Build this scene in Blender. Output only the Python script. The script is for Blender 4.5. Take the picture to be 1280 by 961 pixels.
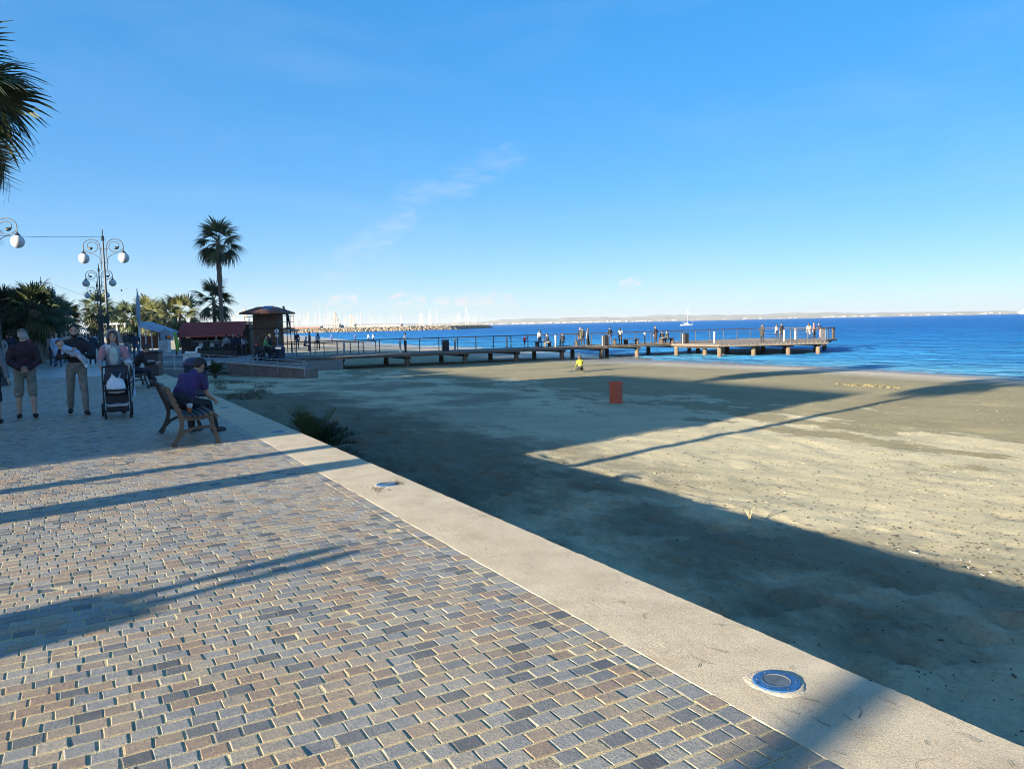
import bpy, bmesh, math, random
import numpy as np
from mathutils import Vector, Matrix, noise as mnoise
rad = math.radians
S = bpy.context.scene
COL = S.collection
for o in list(bpy.data.objects):
    bpy.data.objects.remove(o)

# ------------------------------------------------------------------ camera
CAM_H = 1.62
F_PX = 961.0                       # focal length in pixels of the 1280 px wide photograph
ROLL = math.atan(-0.0212); PITCH = rad(4.47338); YAW = rad(29.59718)
_f = np.array([math.sin(YAW)*math.cos(PITCH), math.cos(YAW)*math.cos(PITCH), -math.sin(PITCH)])
_r0 = np.array([math.cos(YAW), -math.sin(YAW), 0.0]); _u0 = np.cross(_r0, _f)
CAM_R = math.cos(ROLL)*_r0 + math.sin(ROLL)*_u0
CAM_U = -(math.sin(ROLL)*_r0 - math.cos(ROLL)*_u0)
CAM_C = np.array([0, 0, CAM_H])
cam_d = bpy.data.cameras.new("camera"); cam = bpy.data.objects.new("camera", cam_d); COL.objects.link(cam)
cam_d.sensor_fit = 'HORIZONTAL'; cam_d.sensor_width = 36; cam_d.lens = F_PX/1280*36
cam_d.clip_start = 0.05; cam_d.clip_end = 60000
cam.matrix_world = Matrix(((CAM_R[0], CAM_U[0], -_f[0], 0), (CAM_R[1], CAM_U[1], -_f[1], 0), (CAM_R[2], CAM_U[2], -_f[2], CAM_H), (0, 0, 0, 1)))
S.camera = cam

def ray(x, y): return _f + CAM_R*(x-640)/F_PX - CAM_U*(y-480.5)/F_PX
def P(x, y, z=0.0):
    """where the line of sight through a photograph pixel meets the level z"""
    v = ray(x, y); return CAM_C + v*((z-CAM_H)/v[2])
def PD(x, y, d): return CAM_C + ray(x, y)*d
def proj(p):
    v = np.asarray(p, float)-CAM_C; k = v @ _f
    return 640+F_PX*(v @ CAM_R)/k, 480.5-F_PX*(v @ CAM_U)/k, k

# ------------------------------------------------------------------ sun, sky, exposure
SUN_EL = rad(11.3); SUN_AZ = rad(76.5)          # light travels towards this azimuth (clockwise from +Y)
SUN_DIR = np.array([math.sin(SUN_AZ), math.cos(SUN_AZ), 0.0]); TAN = math.tan(SUN_EL)
sd = bpy.data.lights.new("sun", 'SUN'); sun = bpy.data.objects.new("sun", sd); COL.objects.link(sun)
sd.energy = 5.0; sd.angle = rad(0.53); sd.color = (1.0, 0.89, 0.69)
dvec = Vector((math.sin(SUN_AZ)*math.cos(SUN_EL), math.cos(SUN_AZ)*math.cos(SUN_EL), -math.sin(SUN_EL)))
sun.rotation_euler = dvec.to_track_quat('-Z', 'Y').to_euler()
W = bpy.data.worlds.new("World"); S.world = W; W.use_nodes = True
wn = W.node_tree.nodes; wl = W.node_tree.links
bg = wn['Background']; bg.inputs[1].default_value = 0.147
sky = wn.new('ShaderNodeTexSky'); sky.sky_type = 'NISHITA'; sky.sun_disc = False
sky.sun_elevation = SUN_EL; sky.sun_rotation = SUN_AZ+math.pi
sky.air_density = 0.66; sky.dust_density = 0.8; sky.ozone_density = 3.5; sky.altitude = 0
hs = wn.new('ShaderNodeHueSaturation'); hs.inputs['Saturation'].default_value = 1.98; hs.inputs['Value'].default_value = 1.0
hs.inputs['Hue'].default_value = 0.509
gm = wn.new('ShaderNodeGamma'); gm.inputs[1].default_value = 0.4       # camera-like softening of the whole dome
wl.new(sky.outputs[0], gm.inputs[0]); wl.new(gm.outputs[0], hs.inputs['Color'])
def wmath(op, a, b=None, c=None):
    n = wn.new('ShaderNodeMath'); n.operation = op
    for i, q in enumerate((a, b, c)):
        if q is None: continue
        if isinstance(q, (int, float)): n.inputs[i].default_value = q
        else: wl.new(q, n.inputs[i])
    return n.outputs[0]
tcw = wn.new('ShaderNodeTexCoord')
def streaks(scale, stretch, rot, lo, hi, seed):
    m = wn.new('ShaderNodeMapping'); m.inputs['Scale'].default_value = stretch; m.inputs['Rotation'].default_value = rot
    m.inputs['Location'].default_value = (seed, seed*.7, 0)
    wl.new(tcw.outputs['Generated'], m.inputs[0])
    n = wn.new('ShaderNodeTexNoise'); n.inputs['Scale'].default_value = scale; n.inputs['Detail'].default_value = 7; n.inputs['Roughness'].default_value = .62
    n.inputs['Distortion'].default_value = .35
    wl.new(m.outputs[0], n.inputs['Vector'])
    r = wn.new('ShaderNodeMapRange'); r.inputs['From Min'].default_value = lo; r.inputs['From Max'].default_value = hi
    wl.new(n.outputs[0], r.inputs[0]); return r.outputs[0]
def lobe(px, py, size, power=1.0):
    """soft mask round one cloud's direction"""
    d = Vector(ray(px, py)).normalized()
    dp = wn.new('ShaderNodeVectorMath'); dp.operation = 'DOT_PRODUCT'; dp.inputs[1].default_value = d
    wl.new(tcw.outputs['Generated'], dp.inputs[0])
    r = wn.new('ShaderNodeMapRange'); r.inputs['From Min'].default_value = math.cos(rad(size)); r.inputs['From Max'].default_value = 1.0
    wl.new(dp.outputs['Value'], r.inputs[0]); return wmath('POWER', r.outputs[0], power)
def chain(pts, size, n=5, power=.8):
    tot = None
    for k in range(n):
        t = k/(n-1)*(len(pts)-1); a = min(int(t), len(pts)-2); f = t-a
        l = lobe(pts[a][0]+(pts[a+1][0]-pts[a][0])*f, pts[a][1]+(pts[a+1][1]-pts[a][1])*f, size*(1-.35*abs(k/(n-1)-.5)), power)
        tot = l if tot is None else wmath('ADD', tot, l)
    return wmath('MINIMUM', tot, 1.0)
base_noise = streaks(3.2, (1, 1, 4.5), (0, 0.35, 0.3), .47, .78, 3.1)
m1 = wmath('ADD', chain([(508, 247), (560, 236), (585, 222), (640, 196)], 1.5, 7), wmath('ADD', wmath('MULTIPLY', chain([(432, 318), (470, 300), (505, 274)], 1.3, 5), 1.3), wmath('MULTIPLY', chain([(395, 348), (430, 338), (490, 328)], .9, 6), 1.2)))
n2 = streaks(22, (1, 1, 4), (0.0, 0.5, 0.3), .40, .74, 1.3)
cirrus = wmath('MULTIPLY', wmath('MULTIPLY', m1, n2), .26)
cirrus = wmath('ADD', cirrus, wmath('MULTIPLY', base_noise, .08))
n3 = streaks(60, (1, 1, 1.8), (0, 0, 0), .40, .62, 5.2)
m3 = wmath('ADD', wmath('ADD', chain([(418, 376), (440, 375)], .55, 3), chain([(492, 376), (508, 372), (525, 377)], .62, 4)), wmath('ADD', chain([(548, 376), (558, 376)], .5, 2), chain([(575, 377), (598, 373), (634, 374)], .62, 5)))
m3 = wmath('ADD', m3, wmath('ADD', wmath('MULTIPLY', chain([(778, 354), (798, 352)], .4, 3), .7), wmath('MULTIPLY', chain([(395, 380), (640, 380)], .5, 14), .35)))
cum = wmath('MULTIPLY', wmath('MULTIPLY', wmath('MINIMUM', wmath('MULTIPLY', m3, 1.8), 1.0), n3), 1.0)
cl = wmath('MINIMUM', wmath('ADD', cirrus, cum), 1.0)
mixc = wn.new('ShaderNodeMix'); mixc.data_type = 'RGBA'
CLOUD_W = (1.45, 1.5, 1.58, 1)
mixc.inputs['B'].default_value = CLOUD_W
wl.new(cl, mixc.inputs['Factor']); wl.new(hs.outputs[0], mixc.inputs['A']); wl.new(mixc.outputs['Result'], bg.inputs[0])
S.view_settings.view_transform = 'Standard'; S.view_settings.look = 'None'; S.view_settings.gamma = 1
S.view_settings.exposure = 1.97
S.render.film_transparent = False
S.cycles.max_bounces = 6; S.cycles.diffuse_bounces = 3; S.cycles.glossy_bounces = 3; S.cycles.transparent_max_bounces = 8
S.cycles.volume_bounces = 0
S.render.filter_size = 1.0; S.cycles.filter_width = 1.0
S.cycles.use_denoising = True
try: S.cycles.denoiser = 'OPENIMAGEDENOISE'; S.cycles.denoising_input_passes = 'RGB_ALBEDO_NORMAL'; S.cycles.denoising_prefilter = 'ACCURATE'
except Exception: pass

# ------------------------------------------------------------------ helpers: materials
class NT:
    def __init__(s, name):
        s.m = bpy.data.materials.new(name); s.m.use_nodes = True
        s.t = s.m.node_tree; s.b = s.t.nodes['Principled BSDF']
    def n(s, typ, **kw):
        nd = s.t.nodes.new(typ)
        for k, v in kw.items():
            if k.startswith('i_'): nd.inputs[k[2:].replace('_', ' ')].default_value = v
            else: setattr(nd, k, v)
        return nd
    def l(s, a, b): s.t.links.new(a, b)
    def noise(s, vec, scale, detail=4, rough=.55):
        nd = s.n('ShaderNodeTexNoise'); nd.inputs['Scale'].default_value = scale; nd.inputs['Detail'].default_value = detail; nd.inputs['Roughness'].default_value = rough
        s.l(vec, nd.inputs['Vector']); return nd.outputs[0]
    def mapping(s, vec, scale=(1, 1, 1), rot=(0, 0, 0), loc=(0, 0, 0)):
        nd = s.n('ShaderNodeMapping'); nd.inputs['Scale'].default_value = scale; nd.inputs['Rotation'].default_value = rot; nd.inputs['Location'].default_value = loc
        s.l(vec, nd.inputs[0]); return nd.outputs[0]
    def ramp(s, fac, stops, interp='LINEAR'):
        nd = s.n('ShaderNodeValToRGB'); cr = nd.color_ramp; cr.interpolation = interp
        while len(cr.elements) < len(stops): cr.elements.new(.5)
        for e, (p, c) in zip(cr.elements, stops): e.position = p; e.color = (*c, 1) if len(c) == 3 else c
        s.l(fac, nd.inputs[0]); return nd.outputs[0]
    def mix(s, fac, a, b, mode='MIX'):
        nd = s.n('ShaderNodeMix', data_type='RGBA', blend_type=mode)
        for q, k in ((fac, 'Factor'), (a, 'A'), (b, 'B')):
            i = nd.inputs[k] if k == 'Factor' else [x for x in nd.inputs if x.name == k and x.type == 'RGBA'][0]
            if isinstance(q, (int, float)): i.default_value = q
            elif isinstance(q, tuple): i.default_value = (*q, 1) if len(q) == 3 else q
            else: s.l(q, i)
        return [x for x in nd.outputs if x.type == 'RGBA'][0]
    def math(s, op, a, b=None, c=None):
        nd = s.n('ShaderNodeMath', operation=op)
        for i, q in enumerate((a, b, c)):
            if q is None: continue
            if isinstance(q, (int, float)): nd.inputs[i].default_value = q
            else: s.l(q, nd.inputs[i])
        return nd.outputs[0]
    def mr(s, v, a, b, c=0., d=1.):
        nd = s.n('ShaderNodeMapRange'); 
        for k, q in (('From Min', a), ('From Max', b), ('To Min', c), ('To Max', d)): nd.inputs[k].default_value = q
        s.l(v, nd.inputs[0]); return nd.outputs[0]
    def bump(s, h, strength=.3, dist=.01, prev=None):
        nd = s.n('ShaderNodeBump'); nd.inputs['Strength'].default_value = strength; nd.inputs['Distance'].default_value = dist
        s.l(h, nd.inputs['Height'])
        if prev is not None: s.l(prev, nd.inputs['Normal'])
        return nd.outputs[0]
    def pos(s): return s.n('ShaderNodeNewGeometry').outputs['Position']
    def obj(s): return s.n('ShaderNodeTexCoord').outputs['Object']
    def orand(s): return s.n('ShaderNodeObjectInfo').outputs['Random']
    def set(s, **kw):
        for k, v in kw.items():
            i = s.b.inputs[k.replace('_', ' ')]
            if isinstance(v, tuple): i.default_value = (*v, 1) if len(v) == 3 else v
            elif isinstance(v, (int, float)): i.default_value = v
            else: s.l(v, i)
        return s.m

_mats = {}
def M(name, col=(.5, .5, .5), rough=.7, var=.15, scale=8., metal=0., bump=0., bscale=60., spec=.5, orand=0.):
    """a plain procedural surface: colour with grain and a little relief"""
    if name in _mats: return _mats[name]
    t = NT(name); v = t.obj(); n = t.noise(v, scale, 5)
    dark = tuple(c*(1-var*1.6) for c in col); lite = tuple(min(1, c*(1+var)) for c in col)
    c = t.ramp(n, [(.3, dark), (.7, lite)])
    if orand:
        h = t.n('ShaderNodeHueSaturation'); t.l(c, h.inputs['Color']); t.l(t.mr(t.orand(), 0, 1, 1-orand, 1+orand), h.inputs['Value']); c = h.outputs[0]
    kw = dict(Base_Color=c, Roughness=rough, Metallic=metal)
    if bump: kw['Normal'] = t.bump(t.noise(v, bscale, 4), bump, .01)
    t.set(**kw); t.b.inputs['Specular IOR Level'].default_value = spec
    _mats[name] = t.m; return t.m

# ------------------------------------------------------------------ helpers: meshes and objects
def rotz(a): c, s_ = math.cos(a), math.sin(a); return np.array([[c, -s_, 0], [s_, c, 0], [0, 0, 1.]])
def frame(d, up=(0, 0, 1)):
    d = np.asarray(d, float); d = d/np.linalg.norm(d); up = np.asarray(up, float)
    if abs(d @ up) > .98: up = np.array([0, 1., 0]) if abs(d[1]) < .9 else np.array([1., 0, 0])
    x = np.cross(up, d); x /= np.linalg.norm(x); return x, np.cross(d, x), d
class MB:
    def __init__(s): s.v = []; s.f = []; s.m = []; s.c = 0
    def add(s, v, f, m=0):
        b = s.c; s.v.extend([tuple(map(float, q)) for q in v]); s.c += len(v)
        s.f.extend([tuple(b+i for i in q) for q in f]); s.m.extend([m]*len(f)); return s
    def box(s, c, size, R=None, m=0, ch=0.0):
        hx, hy, hz = (q/2 for q in size)
        if ch <= 0:
            v = np.array([[x, y, z] for z in (-hz, hz) for y in (-hy, hy) for x in (-hx, hx)])
            f = [(0, 2, 3, 1), (4, 5, 7, 6), (0, 1, 5, 4), (2, 6, 7, 3), (0, 4, 6, 2), (1, 3, 7, 5)]
        else:
            v = []; idx = {}
            for sx in (-1, 1):
                for sy in (-1, 1):
                    for sz in (-1, 1):
                        for a in range(3):
                            p = [sx*hx, sy*hy, sz*hz]; 
                            for k in range(3):
                                if k != a: p[k] -= (sx, sy, sz)[k]*ch
                            idx[(sx, sy, sz, a)] = len(v); v.append(p)
            f = []
            for a in range(3):
                b, c_ = [(1, 2), (2, 0), (0, 1)][a]
                for sg in (-1, 1):
                    q = []
                    for (p1, p2) in ((-1, -1), (1, -1), (1, 1), (-1, 1)):
                        t = [0, 0, 0]; t[a] = sg; t[b] = p1; t[c_] = p2; q.append(idx[(*t, a)])
                    f.append(tuple(q if sg > 0 else q[::-1]))
                for p1 in (-1, 1):
                    for p2 in (-1, 1):
                        t0 = [0, 0, 0]; t1 = [0, 0, 0]; t0[a] = -1; t1[a] = 1
                        for t in (t0, t1): t[b] = p1; t[c_] = p2
                        q = [idx[(*t0, b)], idx[(*t1, b)], idx[(*t1, c_)], idx[(*t0, c_)]]
                        f.append(tuple(q if p1*p2 < 0 else q[::-1]))
            for sx in (-1, 1):
                for sy in (-1, 1):
                    for sz in (-1, 1):
                        q = [idx[(sx, sy, sz, a)] for a in range(3)]
                        f.append(tuple(q if sx*sy*sz > 0 else q[::-1]))
            v = np.array(v)
        if R is not None: v = v @ np.asarray(R).T
        s.add(v+np.asarray(c, float), f, m); return s
    def bar(s, a, b, w, h, m=0, up=(0, 0, 1)):
        a = np.asarray(a, float); b = np.asarray(b, float); x, y, d = frame(b-a, up)
        s.box((a+b)/2, (w, h, np.linalg.norm(b-a)), np.stack([x, y, d], 1), m); return s
    def tube(s, pts, r, n=8, caps=True, m=0, up=(0, 0, 1)):
        pts = [np.asarray(p, float) for p in pts]; k = len(pts)
        rs = r if hasattr(r, '__len__') else [r]*k
        v = []; px = None
        for i, p in enumerate(pts):
            d = pts[min(i+1, k-1)]-pts[max(i-1, 0)]
            if px is None: x, y, d = frame(d, up)
            else:
                d = d/np.linalg.norm(d); x = px-(px @ d)*d; x /= np.linalg.norm(x); y = np.cross(d, x)
            px = x
            for j in range(n):
                a = 2*math.pi*j/n; v.append(p+rs[i]*(math.cos(a)*x+math.sin(a)*y))
        f = [(i*n+j, i*n+(j+1) % n, (i+1)*n+(j+1) % n, (i+1)*n+j) for i in range(k-1) for j in range(n)]
        if caps: f += [tuple(range(n-1, -1, -1)), tuple((k-1)*n+j for j in range(n))]
        s.add(v, f, m); return s
    def cyl(s, a, b, ra, rb=None, n=12, m=0): return s.tube([a, b], [ra, ra if rb is None else rb], n, True, m)
    def ell(s, c, r, R=None, nu=12, nv=8, m=0):
        r = np.array(r if hasattr(r, '__len__') else (r,)*3, float); v = [(0, 0, -1)]
        for i in range(1, nv):
            t = -math.pi/2+math.pi*i/nv
            for j in range(nu): a = 2*math.pi*j/nu; v.append((math.cos(t)*math.cos(a), math.cos(t)*math.sin(a), math.sin(t)))
        v.append((0, 0, 1)); v = np.array(v)*r
        if R is not None: v = v @ np.asarray(R).T
        f = [(0, 1+(j+1) % nu, 1+j) for j in range(nu)]
        for i in range(nv-2):
            for j in range(nu):
                a = 1+i*nu+j; b = 1+i*nu+(j+1) % nu; f.append((a, b, b+nu, a+nu))
        L = len(v)-1; f += [(L, 1+(nv-2)*nu+j, 1+(nv-2)*nu+(j+1) % nu) for j in range(nu)]
        s.add(v+np.asarray(c, float), f, m); return s
    def lathe(s, prof, c=(0, 0, 0), n=16, m=0):
        v = []; k = len(prof)
        for (r, z) in prof:
            for j in range(n): a = 2*math.pi*j/n; v.append((c[0]+r*math.cos(a), c[1]+r*math.sin(a), c[2]+z))
        f = [(i*n+j, i*n+(j+1) % n, (i+1)*n+(j+1) % n, (i+1)*n+j) for i in range(k-1) for j in range(n)]
        f += [tuple(range(n-1, -1, -1)), tuple((k-1)*n+j for j in range(n))]
        s.add(v, f, m); return s
    def prism(s, outline, h0, h1, axis=2, m=0):
        """outline in the plane across `axis`, extruded from h0 to h1"""
        n = len(outline); o = [(1, 2), (0, 2), (0, 1)][axis]
        v = []
        for h in (h0, h1):
            for p in outline:
                q = [0, 0, 0]; q[o[0]] = p[0]; q[o[1]] = p[1]; q[axis] = h; v.append(q)
        f = [tuple(range(n-1, -1, -1)), tuple(range(n, 2*n))]+[(i, (i+1) % n, n+(i+1) % n, n+i) for i in range(n)]
        s.add(v, f, m); return s
    def xf(s, R=None, t=(0, 0, 0), k=1.0):
        v = np.array(s.v)*k
        if R is not None: v = v @ np.asarray(R).T
        s.v = [tuple(q) for q in v+np.asarray(t, float)]; return s
    def mesh(s, name, mats, smooth=0):
        me = bpy.data.meshes.new(name); me.from_pydata(s.v, [], s.f)
        for mt in (mats if isinstance(mats, (list, tuple)) else [mats]): me.materials.append(mt)
        if any(s.m): me.polygons.foreach_set('material_index', s.m)
        bm = bmesh.new(); bm.from_mesh(me); bmesh.ops.recalc_face_normals(bm, faces=bm.faces); bm.to_mesh(me); bm.free()
        if smooth:
            me.polygons.foreach_set('use_smooth', [True]*len(me.polygons))
            if smooth < 179: me.set_sharp_from_angle(angle=rad(smooth))
        me.update(); return me
    def build(s, name, mats, parent=None, loc=None, smooth=0): return link(name, s.mesh(name, mats, smooth), parent, loc)
def link(name, data, parent=None, loc=None, rz=0.0):
    o = bpy.data.objects.new(name, data); COL.objects.link(o)
    if parent is not None: o.parent = parent
    if loc is not None: o.location = tuple(float(q) for q in loc)
    if rz: o.rotation_euler[2] = rz
    return o
def tag(o, label=None, cat=None, group=None, kind=None):
    if label: o['label'] = label
    if cat: o['category'] = cat
    if group: o['group'] = group
    if kind: o['kind'] = kind
    return o
def thing(name, label, cat, loc=(0, 0, 0), rz=0.0, group=None):
    o = link(name, None, None, loc, rz); o.empty_display_size = .1; return tag(o, label, cat, group)
def dup(root, loc=None, rz=None, label=None, group=None, scale=None):
    """a copy of a thing with copies of its parts and sub-parts (mesh data shared)"""
    r = root.copy(); COL.objects.link(r)
    if loc is not None: r.location = tuple(float(q) for q in loc)
    if rz is not None: r.rotation_euler[2] = rz
    if scale is not None: r.scale = scale if hasattr(scale, '__len__') else (scale,)*3
    if label: r['label'] = label
    if group: r['group'] = group
    def kids(src, dst):
        for ch in list(src.children):
            c = ch.copy(); COL.objects.link(c); c.parent = dst; kids(ch, c)
    kids(root, r); return r
def np_mesh(name, V, Fq, mats, smooth=True, attr=None, midx=None):
    """mesh from numpy quads"""
    me = bpy.data.meshes.new(name); n = len(Fq); k = Fq.shape[1]
    me.vertices.add(len(V)); me.vertices.foreach_set('co', np.asarray(V, np.float32).ravel())
    me.loops.add(n*k); me.loops.foreach_set('vertex_index', np.asarray(Fq, np.int32).ravel())
    me.polygons.add(n); me.polygons.foreach_set('loop_start', np.arange(0, n*k, k, dtype=np.int32))
    me.polygons.foreach_set('use_smooth', np.full(n, bool(smooth)))
    for mt in (mats if isinstance(mats, (list, tuple)) else [mats]): me.materials.append(mt)
    if midx is not None: me.polygons.foreach_set('material_index', np.asarray(midx, np.int32))
    if attr is not None:
        a = me.attributes.new('rnd', 'FLOAT', 'FACE'); a.data.foreach_set('value', np.asarray(attr, np.float32))
    me.update(calc_edges=True); me.validate(); return me
def gridf(nx, ny):
    i = np.arange(nx-1)[:, None]; j = np.arange(ny-1)[None, :]
    a = (i*ny+j).ravel(); return np.stack([a, a+ny, a+ny+1, a+1], 1)
_rng = np.random.default_rng(7)
_tab = _rng.random((256, 256))
def vnoise(x, y):
    xi = np.floor(x).astype(int); yi = np.floor(y).astype(int); fx = x-xi; fy = y-yi
    fx = fx*fx*(3-2*fx); fy = fy*fy*(3-2*fy); g = lambda a, b: _tab[a % 256, b % 256]
    return (g(xi, yi)*(1-fx)*(1-fy)+g(xi+1, yi)*fx*(1-fy)+g(xi, yi+1)*(1-fx)*fy+g(xi+1, yi+1)*fx*fy)*2-1
def fbm(x, y, o=4, g=.5):
    r = 0; a = 1.
    for i in range(o): r = r+a*vnoise(x*2**i+17.3*i, y*2**i+9.1*i); a *= g
    return r
# ------------------------------------------------------------------ setting: levels and materials
WALL_X = 3.02; KERB_X0 = 2.325; SAND0 = -0.95; SEA_Z = -1.35; SHORE_X = 40.0
SH_Y = [-60, 0, 19, 26, 31, 36.5, 41, 46, 53, 65, 71, 126, 216, 268, 368, 470, 560]
SH_X = [38.4, 38.0, 38.2, 38.9, 40.0, 39.4, 40.0, 40.4, 40.0, 43.6, 46, 47.9, 65, 75, 92, 110, 120]
def shore_x(y): return np.interp(y, SH_Y, SH_X)
def sand_base(x, y):
    s = shore_x(y)+.35*vnoise(y*.21, y*0+3)+.15*vnoise(y*.9, y*0+8); t = (x-WALL_X)/(s-WALL_X)
    k = .20*np.clip((y-28)/18, 0, 1); k = k*k*(3*.2-2*k)/.04 if False else k
    z = SAND0-.10*np.clip(t, 0, .72)/.72-k
    z = z+(SEA_Z-(SAND0-.10-k))*np.clip((t-.72)/.28, 0, 1)**1.15
    return np.where(t > 1, SEA_Z-.05*(x-s), z)
def sand_z(x, y):
    x = np.asarray(x, float); y = np.asarray(y, float); z = sand_base(x, y)
    s = shore_x(y); dry = np.clip((s-4-x)/14, 0, 1)
    z = z+.018*fbm(x*.16, y*.16, 2)*np.clip((s-x)/6, 0, 1)
    z = z+(.008+.008*dry)*fbm(x*1.1+4, y*.8, 3)*np.clip((s-x)/5, 0, 1)
    foot = np.clip(vnoise(x*3.1, y*2.6)*1.6-.35, 0, 1)+.6*np.clip(vnoise(x*4.3+9, y*4.1)*1.7-.4, 0, 1)
    near = np.clip((8.6-x)/2.2, .10, 1)*np.clip((40-y)/20, .25, 1)
    z = z-(.008+.10*near)*dry*foot
    z = z+.034*near*fbm(x*2.4, y*4.2, 3)
    rd = (1-np.abs(vnoise(x*2.3+.8*vnoise(x*.9, y*.9), y*3.1+31)))**3; rd2 = (1-np.abs(vnoise(x*4.7+11, y*5.2+.7*vnoise(x*2, y*2))))**3
    z = z+near*dry*(.050*rd+.024*rd2)
    return z
def PS(px, py):
    """where the line of sight through a photograph pixel meets the sand"""
    q = P(px, py, -1.0)
    for _ in range(12): q = P(px, py, float(sand_base(q[0], q[1])))
    return np.array([q[0], q[1], float(sand_z(q[0], q[1]))])

def mat_paver():
    t = NT('paver_stone'); a = t.n('ShaderNodeAttribute', attribute_name='rnd'); p = t.pos()
    c = t.ramp(a.outputs['Fac'], [(0, (.09, .085, .078)), (.10, (.16, .153, .14)), (.28, (.23, .22, .198)), (.44, (.28, .26, .218)), (.55, (.305, .26, .19)), (.72, (.305, .23, .15)), (.90, (.262, .182, .118)), (1, (.345, .29, .19))])
    g = t.noise(p, 135, 4, .8); g2 = t.noise(p, 28, 4); g3 = t.noise(p, 1.1, 4)
    c = t.mix(1.0, c, t.ramp(g, [(.30, (.40, .40, .42)), (.5, (1, 1, 1)), (.70, (1.7, 1.68, 1.62))]), 'MULTIPLY')
    c = t.mix(1.0, c, t.ramp(g2, [(.3, (.8, .8, .82)), (.7, (1.17, 1.14, 1.1))]), 'MULTIPLY')
    c = t.mix(t.mr(g3, .45, .75, 0, .34), c, (.40, .355, .28))
    nb = t.bump(g, .35, .003, t.bump(t.noise(p, 70, 4), .5, .004))
    return t.set(Base_Color=c, Roughness=t.mr(g2, .3, .7, .42, .60), Normal=nb)
def mat_joint():
    t = NT('joint_sand'); p = t.pos(); c = t.ramp(t.noise(p, 60, 5), [(.3, (.36, .295, .16)), (.7, (.52, .44, .26))])
    c = t.mix(t.mr(t.noise(p, 2.3, 4), .55, .7, 0, .6), c, (.20, .20, .10))
    return t.set(Base_Color=c, Roughness=.95, Normal=t.bump(t.noise(p, 150, 5), .8, .006))
def mat_kerb():
    t = NT('kerb_concrete'); p = t.pos(); n = t.noise(p, 3.2, 6, .6); f = t.noise(p, 105, 4, .8)
    c = t.ramp(n, [(.25, (.385, .305, .20)), (.5, (.48, .395, .272)), (.78, (.555, .47, .335))])
    c = t.mix(1.0, c, t.ramp(f, [(.28, (.55, .53, .5)), (.48, (1, 1, 1)), (.72, (1.32, 1.3, 1.26))]), 'MULTIPLY')
    st = t.noise(t.mapping(p, (2.2, .5, 1)), 2.0, 6, .7); c = t.mix(t.mr(st, .58, .75, 0, .35), c, (.33, .28, .21))
    vor = t.n('ShaderNodeTexVoronoi', feature='DISTANCE_TO_EDGE'); vor.inputs['Scale'].default_value = 1.3; t.l(t.mix(.35, p, t.n('ShaderNodeTexNoise', i_Scale=4.).outputs['Color']), vor.inputs['Vector'])
    crk = t.noise(t.mapping(p, (7, 2.2, 1)), 1.0, 8, .78); nb = t.bump(t.mr(crk, .60, .68), .5, -.006, t.bump(t.noise(p, 110, 6, .75), .7, .005, t.bump(t.noise(p, 22, 5, .6), .35, .006)))
    c = t.mix(t.mr(crk, .61, .69, 0, .5), c, (.28, .23, .17))
    return t.set(Base_Color=c, Roughness=.9, Normal=nb)
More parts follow.
